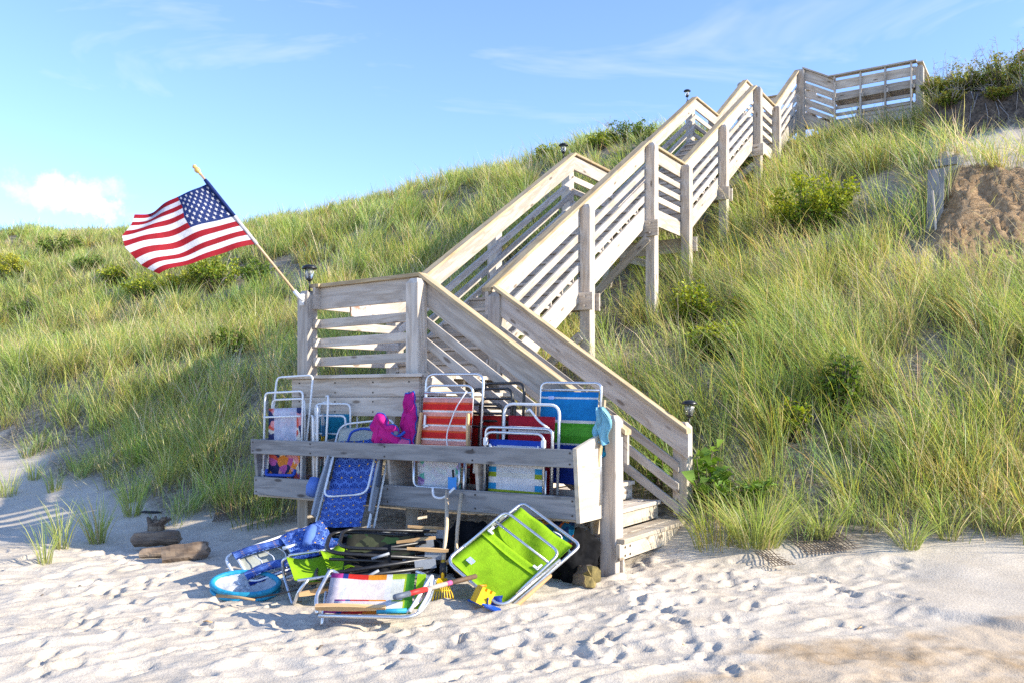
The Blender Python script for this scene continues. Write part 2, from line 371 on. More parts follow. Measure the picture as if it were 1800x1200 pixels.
# scarp clods
GZ = GZ + scarp_w(GU)*sstep(GV, 7.0, 7.5)*(1-sstep(GV, 9.3, 9.8))*(.20*fbm(GX*6, GY*5, 71, 5, .78)+.085*np.abs(fbm(GU*3.2+GV*2.2, GV*1.0-GU*.5, 73, 3)))
GZ = np.where(np.abs(GX) > 60, np.minimum(GZ, 7.5 + 0*GZ), GZ)
ny, nx = GX.shape
gv = np.stack([GX, GY, GZ], -1).reshape(-1, 3)
idx = np.arange(ny*nx).reshape(ny, nx)
gq = np.stack([idx[:-1, :-1], idx[:-1, 1:], idx[1:, 1:], idx[1:, :-1]], -1).reshape(-1, 4)
def big_mesh(name, V, F4=None, F3=None):
    me = bpy.data.meshes.new(name)
    nq = 0 if F4 is None else len(F4); nt_ = 0 if F3 is None else len(F3)
    me.vertices.add(len(V)); me.vertices.foreach_set('co', np.asarray(V, np.float32).ravel())
    lp = np.concatenate([x.ravel() for x in (F4, F3) if x is not None]).astype(np.int32)
    me.loops.add(len(lp)); me.loops.foreach_set('vertex_index', lp)
    me.polygons.add(nq+nt_)
    st = np.concatenate([np.arange(nq)*4, nq*4+np.arange(nt_)*3]).astype(np.int32)
    me.polygons.foreach_set('loop_start', st)
    me.polygons.foreach_set('use_smooth', np.ones(nq+nt_, bool))
    me.update(calc_edges=True); me.validate()
    return me
gme = big_mesh('ground', gv, gq)
litter = sstep(GV-toe(GU)+.45*fbm(GX*1.7, GY*1.7, 81, 4), -.15, .35)
scw = scarp_w(GU, GV)
shelf = scw*sstep(GV, 9.45, 9.8)*(1-sstep(GV, 12.7, 13.0))
patch = sstep(fbm(GX*.55, GY*.55, 85, 4), .30, .55)*.8
litter = litter*(1-.85*shelf)*(1-patch*.3)
brown = scw*sstep(GV+.25*fbm(GX*2, GY*2, 88, 3), 6.9, 7.3)*(1-sstep(GV+.15*fbm(GX*4, GY*4, 87, 3), 9.3, 9.6))
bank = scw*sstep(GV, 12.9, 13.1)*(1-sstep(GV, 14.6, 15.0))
ca = gme.color_attributes.new('zone', 'FLOAT_COLOR', 'POINT')
ca.data.foreach_set('color', np.stack([litter, brown, wet*sandw, bank], -1).astype(np.float32).ravel())
m, t, p, o = newmat('beach_sand'); l = t.links.new
c = N(t, 'ShaderNodeTexCoord'); at = N(t, 'ShaderNodeAttribute', attribute_name='zone'); sp = N(t, 'ShaderNodeSeparateColor'); l(at.outputs['Color'], sp.inputs[0])
n1 = N(t, 'ShaderNodeTexNoise', i_Scale=2.2, i_Detail=5.0, i_Roughness=.62); l(c.outputs['Object'], n1.inputs['Vector'])
n2 = N(t, 'ShaderNodeTexNoise', i_Scale=55.0, i_Detail=3.0, i_Roughness=.75); l(c.outputs['Object'], n2.inputs['Vector'])
n3 = N(t, 'ShaderNodeTexNoise', i_Scale=14.0, i_Detail=4.0, i_Roughness=.7); l(c.outputs['Object'], n3.inputs['Vector'])
r1 = ramp(t, [(.3, (.505, .43, .335)), (.6, (.59, .515, .415))]); l(n1.outputs['Fac'], r1.inputs[0])
rg = ramp(t, [(.3, (.80, .80, .80)), (.62, (1.06, 1.06, 1.06))]); l(n2.outputs['Fac'], rg.inputs[0])
mm = N(t, 'ShaderNodeMix', data_type='RGBA', blend_type='MULTIPLY', i_Factor=1.0); l(r1.outputs[0], mm.inputs[6]); l(rg.outputs[0], mm.inputs[7])
# dark specks of weed and shell on the sand
vs_ = N(t, 'ShaderNodeTexVoronoi', i_Scale=13.0); l(c.outputs['Object'], vs_.inputs['Vector'])
sk = N(t, 'ShaderNodeMapRange', i_1=.05, i_2=.085, i_3=.8, i_4=0.0); l(vs_.outputs['Distance'], sk.inputs[0])
skn = N(t, 'ShaderNodeMapRange', i_1=.52, i_2=.6, i_3=0.0, i_4=1.0); l(n1.outputs['Fac'], skn.inputs[0])
skm = N(t, 'ShaderNodeMath', operation='MULTIPLY'); l(sk.outputs[0], skm.inputs[0]); l(skn.outputs[0], skm.inputs[1])
xs = N(t, 'ShaderNodeMix', data_type='RGBA'); l(skm.outputs[0], xs.inputs['Factor']); l(mm.outputs[2], xs.inputs[6]); xs.inputs[7].default_value = (.12, .085, .06, 1)
def mixzone(prev, fac, colA, colB, noise, lo=.35, hi=.65):
    rr = ramp(t, [(lo, colA), (hi, colB)]); l(noise.outputs['Fac'], rr.inputs[0])
    x = N(t, 'ShaderNodeMix', data_type='RGBA'); l(fac, x.inputs['Factor']); l(prev, x.inputs[6]); l(rr.outputs[0], x.inputs[7]); return x.outputs[2]
cur = mixzone(xs.outputs[2], sp.outputs[2], (.37, .265, .16), (.52, .42, .305), n1, .36, .56)
cur = mixzone(cur, sp.outputs[0], (.12, .098, .070), (.38, .32, .24), n3, .36, .66)
cur = mixzone(cur, sp.outputs[1], (.24, .145, .07), (.48, .325, .18), n3, .34, .64)
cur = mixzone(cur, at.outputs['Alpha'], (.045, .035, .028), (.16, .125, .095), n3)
l(cur, p.inputs['Base Color']); p.inputs['Roughness'].default_value = .95; p.inputs['Specular IOR Level'].default_value = .15
bb = N(t, 'ShaderNodeMath', operation='MULTIPLY_ADD', i_1=.55); l(n3.outputs['Fac'], bb.inputs[0]); l(n2.outputs['Fac'], bb.inputs[2])
bm_ = N(t, 'ShaderNodeMath', operation='MULTIPLY_ADD', i_1=7.0, i_2=1.0); l(sp.outputs[1], bm_.inputs[0]); bx_ = N(t, 'ShaderNodeMath', operation='MULTIPLY'); l(bb.outputs[0], bx_.inputs[0]); l(bm_.outputs[0], bx_.inputs[1])
b = N(t, 'ShaderNodeBump', i_Strength=.5, i_Distance=.012); l(bx_.outputs[0], b.inputs['Height']); l(b.outputs[0], p.inputs['Normal'])
gme.materials.append(m)
ground = link('ground', gme); setp(ground, kind='structure')
# ------------------------------------------------------------------ the staircase
STAIR = empty('beach_staircase', W(0, 0, 0), 'long weathered wooden staircase with slatted railings climbing the dune', 'staircase')
def bd(name, a, b, side, w, h, mat=WOOD, up=None, ch=.004): return board(name, a, b, side, w, h, mat, STAIR, up, ch)
PS = .15
def post(u, v, zt, zb=None, size=PS, name='post', mat=WOOD):
    c = W(u, v, 0)
    if zb is None: zb = gz(c.x, c.y)-.35
    h = size/2; g = Geo(); k = .006
    prof = [(zb, 1.0), (zt-.05, 1.0), (zt, .55)]
    vs = []
    for z, s in prof:
        for a, b2 in ((-h+k, -h), (h-k, -h), (h, -h+k), (h, h-k), (h-k, h), (-h+k, h), (-h, h-k), (-h, -h+k)):
            q = W(u, v, z) + VE1*a*s + VE2*b2*s; vs.append(q)
    M = frame(W(u, v, zb), UP, VE1); Mi = M.inverted()
    fs = [(r*8+i, r*8+(i+1) % 8, r*8+8+(i+1) % 8, r*8+8+i) for r in range(2) for i in range(8)] + [tuple(range(7, -1, -1)), tuple(range(16, 24))]
    me = mesh(name, [Mi @ q for q in vs], fs, mat); fixn(me)
    return link(name, me, STAIR, M)
def bolt(p, nrm, parent):
    g = Geo(); M = frame(p, nrm); g.add(tube_geo([(0, 0, 0), (.012, 0, 0)], .016, 8)); return g.build('bolt', STEEL, parent, M, False)
CAPT = .038
def rail(a, b, za, zb, side, ext=(0, 0), slats=3, top=.225, sl=.092, gap=.105, cap=True, slope=False, zlow=None):
    """railing between plan points a,b (u,v): flat cap, deep top board, slats; za/zb = top of the cap at each end; side = outward normal (boards hug the inside of the posts)"""
    A = W(*a); B = W(*b); d = (B-A).normalized(); A = A-d*ext[0]; B = B+d*ext[1]
    k = 1.11 if slope else 1.0
    run = (W(*b)-W(*a)).length; s = (zb-za)/run
    za = za - s*ext[0]; zb = zb + s*ext[1]
    if cap: bd('rail_cap', A+UP*(za-CAPT/2), B+UP*(zb-CAPT/2), side, .125, CAPT*k, WOODY, up=UP)
    y = CAPT*k
    bd('rail_board', A+UP*(za-y-top*k/2), B+UP*(zb-y-top*k/2), side, .038, top*k, WOOD, up=UP); y += top*k
    if slope and ext[1]: B = B-d*ext[1]; zb = zb - s*ext[1]
    for i in range(slats):
        y += gap*(1.0 if not slope else .95)
        bd('rail_slat', A+UP*(za-y-sl*k/2), B+UP*(zb-y-sl*k/2), side, .036, sl*k, WOOD, up=UP); y += sl*k
    return y
OFF = PS/2+.019          # board plane to post centre
UN, UF = -2.07, -3.52    # near and far post lines of the upper flights
D1, D2, D3, D4 = 1.768, 4.48, 6.98, 8.42
RH = .975
VB, VC = 0.0, 1.36       # landing front and back
# --- lower flight (descends along +u)
NT = 8; RISE = .176; RUN = .275
def nose(k): return .13-RUN*k, .36+RISE*k
for k in range(NT):
    uk, zk = nose(k)
    for j in range(2):
        wd = .138
        uc = uk-.0-wd*(j+.5)+.02-.004*j
        bd('tread', W(uc, -.035 if k else -.06, zk-.019), W(uc, VC+.16 if k == 0 else VC+.02, zk-.019), VE1, wd-.006, .038, WOOD if k else WOODW)
    bd('riser', W(uk-.025, -.03 if k else -.10, zk-.038-(RISE-.04)/2), W(uk-.025, VC+.02 if k else VC+.17, zk-.038-(RISE-.04)/2), VE1, .024 if k else .036, RISE-.042, WOOD if k > 1 else WOODW)
sl = RISE/RUN
for vv in (.03, VC-.0):
    bd('stringer', W(.10, vv, .36-.30), W(-2.0, vv, .36-.30+sl*2.1), VE2, .038, .30, WOOD, up=UP)
post(0, 0, 1.385, zb=-.4)
post(.05, VC+.14, 1.30)
LT = 1.34+.0
ztop1 = D1+RH
slo = (ztop1-1.335)/2.07
rail((-2.07, OFF), (0.02, OFF), ztop1, 1.335-.02*slo, -VE2, ext=(0, .09), slope=True)
rail((-2.07+.0, VC+.14-OFF), (0.05, VC+.14-OFF), ztop1+.02, 1.30-.0*slo, VE2, ext=(0, .10), slope=True)
# --- landing 1
post(UN, 0, D1+.91, zb=-.1); post(UF, 0, D1+.885, zb=-.1); post(UN, VC+.07, D1+.93); post(UF, VC+.07, D1+.9)
rail((UF+OFF-.02, OFF), (UN, OFF), ztop1-.02, ztop1, -VE2, ext=(0, 0))
rail((UF+OFF, 0.0), (UF+OFF, VC), ztop1-.02, ztop1, -VE1, ext=(0, 0))
# deck 1
for j in range(10):
    bd('deck_board', W(UF-.09, -.06+.144*j+.06, D1-.019), W(UN+.10, -.06+.144*j+.06, D1-.019), VE2, .138, .038)
bd('deck_edge', W(UF-.14, -.115, D1-.018), W(UN+.19, -.115, D1-.018), VE2, .10, .034)
for j, (h0, h1) in enumerate(((.036, .222), (.226, .412))):
    bd('fascia_board', W(UF-.11, -.095-.002*j, D1-(h0+h1)/2), W(UN+.12, -.095-.002*j, D1-(h0+h1)/2), VE2, .036, h1-h0)
    bd('fascia_board', W(UN+.10, -.07, D1-(h0+h1)/2), W(UN+.10, .45, D1-(h0+h1)/2), VE1, .036, h1-h0-.004)
for vv in (.4, .8, 1.2):
    bd('joist', W(UF, vv, D1-.14), W(UN, vv, D1-.14), VE2, .038, .19)
# --- upper flights along v
def flight(v0, z0, v1, z1, n, posts_v, brace=True, ztrim=(0, 0)):
    s = (z1-z0)/(v1-v0); r = (z1-z0)/n; run = (v1-v0)/n
    for side_u, sg in ((UN, 1), (UF, -1)):
        ub = side_u - sg*OFF
        rail((ub, v0), (ub, v1), z0+RH, z1+RH, VE1*sg, slope=True)
        y = .95
        bd('stringer', W(ub, v0+.02, z0+RH-y-.175), W(ub, v1, z1+RH-y-.175), VE1, .038, .315, WOOD, up=UP)
    for k in range(n):
        zk = z0+r*k; vk = v0+run*k
        bd('riser', W(UF+OFF+.02, vk+.02, zk+r/2-.02), W(UN-OFF-.02, vk+.02, zk+r/2-.02), VE2, .022, r-.04)
        if k < n-1:
            for j in range(2):
                bd('tread', W(UF+OFF+.02, vk+.055+j*.142, zk+r-.019), W(UN-OFF-.02, vk+.055+j*.142, zk+r-.019), VE2, .136, .036)
    for pv in posts_v:
        zz = z0+s*(pv-v0)
        post(UN, pv, zz+RH-.06); post(UF, pv, zz+RH-.06)
        # cross beam under the flight, bolted through the near post
        b = bd('cross_beam', W(UF-.14, pv-.095, zz-.36), W(UN+.13, pv-.095, zz-.36), VE2, .038, .23)
        b2 = bd('cross_beam', W(UF-.14, pv+.097, zz-.36), W(UN+.13, pv+.097, zz-.36), VE2, .038, .23)
        for dz in (-.06, .06): bolt(W(UN+.02, pv-.116, zz-.36+dz), -VE2, b)
def landing(v0, v1, z, posts=True):
    for side_u, sg in ((UN, 1), (UF, -1)):
        ub = side_u-sg*OFF
        rail((ub, v0), (ub, v1), z+RH, z+RH, VE1*sg)
        bd('fascia_board', W(ub, v0, z-.14), W(ub, v1, z-.14), VE1, .038, .24)
        for pv in (v0, v1):
            post(side_u, pv, z+RH-.05)
    n = int((v1-v0)/.143)
    for j in range(n):
        vv = v0+.07+j*.143
        bd('deck_board', W(UF+OFF-.02+.04, vv, z-.001), W(UN-OFF+.02-.04, vv, z-.001), VE2, .137, .036)
    for vv, zz in ((v0-.096, z-.38), (v1+.097, z-.38)):
        b = bd('cross_beam', W(UF-.14, vv, zz), W(UN+.14, vv, zz), VE2, .038, .24)
        for dz in (-.07, .07): bolt(W(UN+.02, vv-.022, zz+dz), -VE2, b)
V1, V2, V3, V4, V5 = 5.74, 7.20, 11.22, 12.62, 14.72
flight(VC, D1, V1, D2, 15, (3.60,))
landing(V1, V2, D2)
flight(V2, D2, V3, D3, 14, (9.08,))
landing(V3, V4, D3)
flight(V4, D3, V5, D4, 8, ())
# braces
def brace(a, b): bd('brace', a, b, VE2, .036, .125)
brace(W(UN-.02, 5.62, 3.95), W(UF+.1, 5.62, 2.75)); brace(W(UN-.05, 3.50, 2.35), W(UF+.6, 3.5, 1.75))
brace(W(UN-.02, V2+.12, 3.62), W(UF+.2, V2+.12, 4.0)); brace(W(UN-.05, 11.1, 6.3), W(UF+.4, 11.1, 5.6)); brace(W(UN-.05, 14.6, 7.95), W(UF+.4, 14.6, 7.3))
# lengthwise knee braces seen under the flights
bd('brace', W(UN-.50, 5.60, 3.98), W(UN-.50, 4.05, 2.98), VE1, .036, .12); bd('brace', W(UN-.5, 3.4, 2.45), W(UN-.5, 2.5, 1.65), VE1, .036, .12)
bd('brace', W(UN-.8, 4.75, 3.05), W(UN-.8, 6.1, 2.45), VE1, .036, .12)
# --- top landing, two steps down to a platform with a built-in bench
UJ, UK, DB = -1.33, .37, 8.07
post(UN, V5, D4+RH-.02, size=.17); post(UF, V5, D4+RH-.05)
zI, zJ = D4+RH+.04, DB+RH+.0
Ai = W(UN+.03, V5+.03); Bj = W(UJ, V5+.03)
bd('rail_cap', Ai+UP*(zI-.02), Bj+UP*(zJ-.02), VE2, .13, .04, WOOD, up=UP)
y = .045
for h, gp in ((.25, .05), (.145, .045), (.145, .045), (.145, .05), (.10, .05), (.30, 0)):
    bd('side_board', Ai+UP*(zI-y-h/2), Bj+UP*(zJ-y-h/2), VE2, .038, h, WOOD, up=UP); y += h+gp
for k in range(2):
    bd('tread', W(UN+.15+.30*k, V5+.08, D4-.13*(k+1)), W(UN+.15+.30*k, 16.1, D4-.13*(k+1)), VE1, .28, .036)
zt = zJ
bd('rail_cap', W(UJ-.12, V5-.01, zt+.02), W(UK+.08, V5-.01, zt+.02), VE2, .17, .038, WOOD)
for uu in (UJ+.03, UJ+.60, UJ+1.13, UK-.03):
    bd('bench_post', W(uu, V5-.02, DB-.42), W(uu, V5-.02, zt), VE1, .04, .095, WOOD, up=VE2)
    bd('bench_arm', W(uu+.045, V5-.06, DB+.45), W(uu+.045, V5+.50, DB+.43), VE1, .038, .09, WOOD)
for z0_, h in ((zt-.17, .20), (zt-.45, .18)):
    bd('bench_back', W(UJ-.04, V5+.05, z0_), W(UK+.05, V5+.05, z0_), VE2, .038, h, WOOD)
for j in range(4):
    bd('bench_seat', W(UJ-.02, V5+.11+.125*j, DB+.475), W(UK+.12, V5+.11+.125*j, DB+.475), VE2, .118, .036, WOOD)
for z0_ in (DB+.27, DB+.11):
    bd('bench_slat', W(UJ, V5+.055, z0_), W(UK, V5+.055, z0_), VE2, .036, .075, WOOD)
post(UK+.13, V5+.10, zt-.06, size=.16)
bd('rail_cap', W(UK+.14, V5+.0, zt-.0), W(UK+.16, 17.6, zt-.0), VE1, .13, .036); bd('side_board', W(UK+.05, V5+.2, zt-.17), W(UK+.07, 17.6, zt-.17), VE1, .036, .22)
for j in range(3): bd('side_board', W(UK+.05, V5+.2, zt-.45-.2*j), W(UK+.07, 17.6, zt-.45-.2*j), VE1, .036, .1)
for vv in (15.9, 16.8): post(UK+.13, vv, zt-.05, size=.10)
for j in range(10):
    bd('deck_board', W(-3.5, V5+.1+.15*j, D4-.02), W(UN, V5+.1+.15*j, D4-.02), VE2, .14, .036)
for j in range(19):
    bd('deck_board', W(UJ-.06, V5+.1+.15*j, DB-.02), W(UK+.02, V5+.1+.15*j, DB-.02), VE2, .14, .036)
bd('fascia_board', W(UJ, V5+.06, DB-.14), W(UK+.1, V5+.06, DB-.14), VE2, .036, .2)
rail((UF+OFF, V5), (UF+OFF, 16.3), D4+RH, D4+RH, -VE1)
post(UF, 16.3, D4+RH-.05)
rail((UF+OFF, 16.25), (UN, 16.25), D4+RH, D4+RH, VE2)
rail((UJ, 17.6), (UK, 17.6), zt, zt, VE2); post(UJ, 17.65, zt-.03)

# ------------------------------------------------------------------ chair bin hung on the front of the landing
BIN = empty('chair_storage_bin', W(-1.9, -.3, .5), 'long open-slatted grey wooden bin full of folding chairs below the landing', 'storage bin')
def bb_(name, a, b, side, w, h, mat=WOODG, up=None): return board(name, a, b, side, w, h, mat, BIN, up)
BL, BR = -3.78, -.06
fv_t, fv_b = -.52, -.46
def fv(z): return fv_b + (fv_t-fv_b)*(z-.55)/.565
fb1 = bb_('front_board', W(BL, fv(1.04), 1.045), W(BR-.02, fv(1.04), 1.045), VE2, .038, .145)
fb2 = bb_('front_board', W(BL, fv(.64), .645), W(BR-.02, fv(.64), .645), VE2, .038, .185)
bb_('floor_board', W(BL, -.34, .545), W(BR-.02, -.34, .545), VE2, .20, .03, WOOD)
bb_('floor_board', W(BL, -.15, .545), W(BR-.02, -.15, .545), VE2, .16, .03, WOOD)
bb_('back_board', W(BL, -.10, .66), W(BR-.1, -.10, .66), VE2, .03, .18, WOOD)
def panel(name, u, mat, th=.036):
    pts = [(-.095, .54), (-.46+.025, .54), (-.52+.0, 1.112), (-.095, 1.235)]
    if u < -.2: pts = [(-.115, .562), (-.433, .562), (-.492, 1.10), (-.115, 1.14)]
    if u > -.2: pts = [(-.085, .53), (-.485, .53), (-.545, 1.125), (-.085, 1.235)]
    M = frame(W(u, -.3, .55), -VE2, UP); Mi = M.inverted()
    vs = [Mi @ (W(u, v, z)+VE1*s*th/2) for s in (-1, 1) for v, z in pts]
    fs = [(0, 1, 2, 3), (7, 6, 5, 4)]+[(i, i+4, (i+1) % 4+4, (i+1) % 4) for i in range(4)]
    me = mesh(name, vs, fs, mat); fixn(me)
    return link(name, me, BIN, M)
panel('end_panel', BR, WOODW); panel('end_panel', BL+.0, WOODG)
panel('divider', -2.02, WOOD, .03); panel('divider', -1.05, WOOD, .03); panel('divider', -2.95, WOOD, .03)

SCREW = plain('rusty_screw', (.06, .045, .035), .6, .3, .3)
def screw(p, n, parent, r=.008):
    return Geo().add(tube_geo([(0, 0, 0), (.005, 0, 0)], r, 7)).build('screw', SCREW, parent, frame(p, n), False)
for uu in (BL+.03, -2.95, -2.02, -1.05, BR-.05):
    for dz in (-.045, .045): screw(W(uu, fv(1.045)-.019, 1.045+dz), -VE2, fb1); screw(W(uu, fv(.645)-.019, .645+dz*1.3), -VE2, fb2)
for o_ in [o for o in STAIR.children if o.name.startswith('fascia_board')][:4]:
    pass
fas = [o for o in STAIR.children if o.name.startswith('fascia_board')]
for o_, zz in ((fas[0], D1-.129), (fas[2], D1-.319)):
    for uu in (UF+.0, UF+.5, UF+1.0, UN):
        for dz in (-.05, .05): screw(W(uu, -.1145, zz+dz), -VE2, o_)
ris = [o for o in STAIR.children if o.name.startswith('riser')]
for vv in (.0, .10, 1.38):
    for dz in (-.035, .035): screw(W(.124, vv, .36-.038-.068+dz), VE1, ris[0], .011)
# ------------------------------------------------------------------ dune grass
def ray_ground(px, py, y0=3.0, y1=60.0):
    """where the line of sight through a spot of the photograph meets the ground"""
    Y = np.linspace(y0, y1, 6000); X = (px-900)/1550*Y; Z = EYE-(py-705)/1550*Y
    d = Z-ground0(X, Y); k = np.argmax(d < 0)
    if d[k] >= 0: k = len(Y)-1
    return Vector((X[k], Y[k], float(ground0(X[k:k+1], Y[k:k+1])[0])))
def blades(base, ang, leng, wid, lean, curve, colr, colt, dx=None):
    """arching grass blades as one mesh: base (n,3), heading ang, outward lean and curve, root and tip colours"""
    n = len(base); d = np.stack([np.cos(ang), np.sin(ang)], -1)
    tw = ang + np.pi/2 + RNG.normal(0, .9, n); s = np.stack([np.cos(tw), np.sin(tw)], -1)*wid[:, None]*.5
    V = np.zeros((n, 7, 3), np.float32); C = np.ones((n, 7, 4), np.float32)
    for k, t in enumerate((0, .36, .72, 1.0)):
        hor = leng*(lean*t + curve*t*t); ver = leng*(t*np.sqrt(np.clip(1-lean**2*.5, .2, 1)) - .55*curve*t**2.6)
        p = base[:, :2] + d*hor[:, None]
        if dx is not None: p = p + dx*(leng*t**1.8)[:, None]
        z = base[:, 2]+ver
        w = (1.0, .95, .62, 0)[k]
        if k < 3:
            V[:, 2*k, :2] = p-s*w; V[:, 2*k+1, :2] = p+s*w; V[:, 2*k, 2] = z; V[:, 2*k+1, 2] = z
            C[:, 2*k, :3] = C[:, 2*k+1, :3] = colr*(1-t)+colt*t
        else:
            V[:, 6, :2] = p; V[:, 6, 2] = z; C[:, 6, :3] = colt
    i = np.arange(n)[:, None]*7
    Q = np.concatenate([i+np.array([[0, 1, 3, 2]]), i+np.array([[2, 3, 5, 4]])]); T = i+np.array([[4, 5, 6]])
    return V.reshape(-1, 3), Q, T, C.reshape(-1, 4)
def leafmat(name, gloss=.5, trans=.4, attr='col'):
    m, t, p, o = newmat(name); l = t.links.new
    at = N(t, 'ShaderNodeAttribute', attribute_name=attr)
    l(at.outputs['Color'], p.inputs['Base Color']); p.inputs['Roughness'].default_value = gloss; p.inputs['Specular IOR Level'].default_value = .3
    tr = N(t, 'ShaderNodeBsdfTranslucent'); h = N(t, 'ShaderNodeHueSaturation', i_Value=1.15, i_Saturation=1.1); l(at.outputs['Color'], h.inputs['Color']); l(h.outputs[0], tr.inputs['Color'])
    x = N(t, 'ShaderNodeMixShader', i_Fac=trans); l(p.outputs[0], x.inputs[1]); l(tr.outputs[0], x.inputs[2]); l(x.outputs[0], o.inputs[0])
    return m
GRASSM = leafmat('grass_blade', .45, .46); LEAFM = leafmat('leaf', .38, .3)
PAL = 1.28*np.array([(.31, .41, .085), (.395, .45, .105), (.21, .34, .10), (.48, .46, .16), (.60, .52, .31), (.14, .22, .06), (.48, .34, .19)])
def grass_mesh(name, V, Q, T, C):
    me = big_mesh(name, V, Q, T); ca = me.color_attributes.new('col', 'FLOAT_COLOR', 'POINT'); ca.data.foreach_set('color', C.astype(np.float32).ravel())
    me.materials.append(GRASSM); return me
def colours(n, w):
    k = RNG.choice(len(PAL), n, p=np.array(w)/sum(w)); c = PAL[k]*RNG.uniform(.78, 1.22, (n, 1))*RNG.uniform(.93, 1.07, (n, 3))
    root = c*.45 + np.array((.26, .20, .11))*.55
    return root, c
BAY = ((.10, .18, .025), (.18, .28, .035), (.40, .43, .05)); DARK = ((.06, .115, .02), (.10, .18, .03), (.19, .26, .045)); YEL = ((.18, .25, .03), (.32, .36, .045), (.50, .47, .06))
SHRUBS = [
    (1432, 412, .78, .88, 'large glossy yellow-tipped bayberry shrub right of the stairs', 3600, BAY),
    (1222, 585, .42, .62, 'yellow-green shrub in the grass right of the middle flight', 1100, BAY),
    (1262, 630, .45, .45, 'low leafy green shrub just below the yellow-green one', 900, DARK+BAY[1:]),
    (1308, 572, .3, .36, 'small leafy weed right of the yellow-green shrub', 380, BAY),
    (1480, 745, .26, .62, 'tall dark leafy weed in the middle of the right slope', 900, DARK),
    (1395, 770, .20, .38, 'pale leafy weed low on the right slope', 380, BAY),
    (108, 452, .85, .75, 'dark green shrub on the left slope beneath the small cloud', 1700, DARK),
    (18, 492, .75, .75, 'bright yellow-green shrub at the left edge of the slope', 1500, YEL),
    (165, 478, .6, .45, 'low dark shrub left of the flag fly end', 900, DARK),
    (205, 500, .6, .5, 'olive shrub under the fly end of the flag', 900, BAY),
    (262, 525, .7, .55, 'green shrub below the lower corner of the flag', 1100, BAY),
    (325, 518, .6, .5, 'yellowish shrub under the middle of the flag', 900, YEL),
    (383, 512, .75, .8, 'dense dark shrub behind the lower flag edge', 1700, DARK+BAY[1:]),
    (455, 505, .5, .6, 'dark shrub left of the flag pole', 1000, DARK),
    (408, 625, .42, .45, 'dark shrub in the shaded grass left of the landing', 900, DARK),
    (110, 610, .45, .3, 'small shrub alone in the middle of the left slope', 500, DARK),
    (40, 560, .6, .4, 'low dark shrub near the left edge below the yellow one', 700, DARK),
    (812, 300, .35, .30, 'low leafy weed on the ridge left of the first upper flight', 400, BAY),
    (965, 283, .45, .40, 'leafy shrub on the ridge left of the second lantern', 800, BAY),
    (1058, 262, .5, .36, 'leafy shrub on the ridge behind the second lantern', 900, BAY),
    (1110, 250, .8, .40, 'grey-green twiggy shrub on the ridge behind the second flight', 1400, DARK),
    (25, 402, 1.3, 1.0, 'pale shrub on the skyline in the far left corner', 1400, BAY),
    (80, 412, .8, .6, 'dark low shrub on the skyline under the cloud', 700, DARK),
    (495, 388, .7, .7, 'brownish shrub on the skyline just right of the flag pole', 700, ((.12, .11, .03), (.2, .17, .05), (.26, .2, .07)))]
SHPOS = [ray_ground(q[0], q[1]) for q in SHRUBS]
# clump centres over the dune, thinned with distance
NC = 60000
cu = RNG.uniform(-46, 13, NC); cv = RNG.uniform(-.7, 21.5, NC)
cx = P0[0]+cu*E1[0]+cv*E2[0]; cy = P0[1]+cu*E1[1]+cv*E2[1]
ratio = cx/np.maximum(cy, .1)
tv = cv-toe(cu)+.45*fbm(cx*1.3, cy*1.3, 91, 3)
dens = np.where(cu > -1, sstep(tv, -.1, .35), sstep(tv, -.1, 1.0))*.85+.15*(tv > -.05)
bare = sstep(fbm(cx*.55, cy*.55, 85, 4)+.35*fbm(cx*1.9, cy*1.9, 86, 3), .12, .5)
dens *= 1-np.where((cu > -2.0) & (cv < 7.5), .78, .85)*bare
scw_c = scarp_w(cu, cv)
dens *= 1-.97*scw_c*sstep(cv, 6.7, 7.3)*(1-sstep(cv, 9.15, 9.3))
dens *= 1-.86*scw_c*sstep(cv, 9.6, 9.8)*(1-sstep(cv, 12.9, 13.1))
dens *= 1-.9*scw_c*sstep(cv, 12.8, 13.0)*(1-sstep(cv, 14.0, 14.4))
under = (cu > UF-.05) & (cu < UN+.05)
dens *= np.where(under & (cv < 16.5), np.where(cv < 1.6, 0, .75), 1)
dens *= np.where((cu > -2.1) & (cu < .35) & (cv < 1.75), 0, 1)
dens *= np.where((cu > UF-.7) & (cu < -.5) & (cv < -.05), 0, 1)
dens *= np.where((cu > -3.6) & (cu < .6) & (cv > 14.75) & (cv < 18.0), 0, 1)
for q, sp_ in zip(SHRUBS, SHPOS):
    vw = np.array((sp_.x, sp_.y)); vw = vw/np.linalg.norm(vw); dx_, dy_ = cx-sp_.x, cy-sp_.y
    al = dx_*vw[0]+dy_*vw[1]; ac = dx_*vw[1]-dy_*vw[0]; rr_ = q[2]
    dens *= 1-.93*np.exp(-((ac/(rr_*.85))**4+((al+.35)/(rr_*.9+.45))**4))
lod = np.clip(13.0/np.maximum(cy, 1), .22, 1.25)
keep = (RNG.uniform(0, 1, NC) < dens*lod*np.where((cu > -2.0) & (cv < 7.5), .43, .36)*np.clip(1+1.1*fbm(cx*.8, cy*.8, 92, 3), .25, 1.8)) & (np.abs(ratio) < .70) & (cy > 6)
cx, cy, cu, cv, tv, lod, under = (a[keep] for a in (cx, cy, cu, cv, tv, lod, under))
cz = ground0(cx, cy)
nb = (RNG.integers(18, 62, len(cx))).astype(int); rep = np.repeat(np.arange(len(cx)), nb); n = len(rep)
hh = np.clip(.36+.34*sstep(tv, 0, 1.5), .3, .95)*(1+.28*fbm(cx*.7, cy*.7, 95, 3))*np.where(under, np.interp(cv, [3, 6, 12], [.8, .8, .35]), 1.0)
hh *= np.where(cv > 12.0, .8, 1.0)
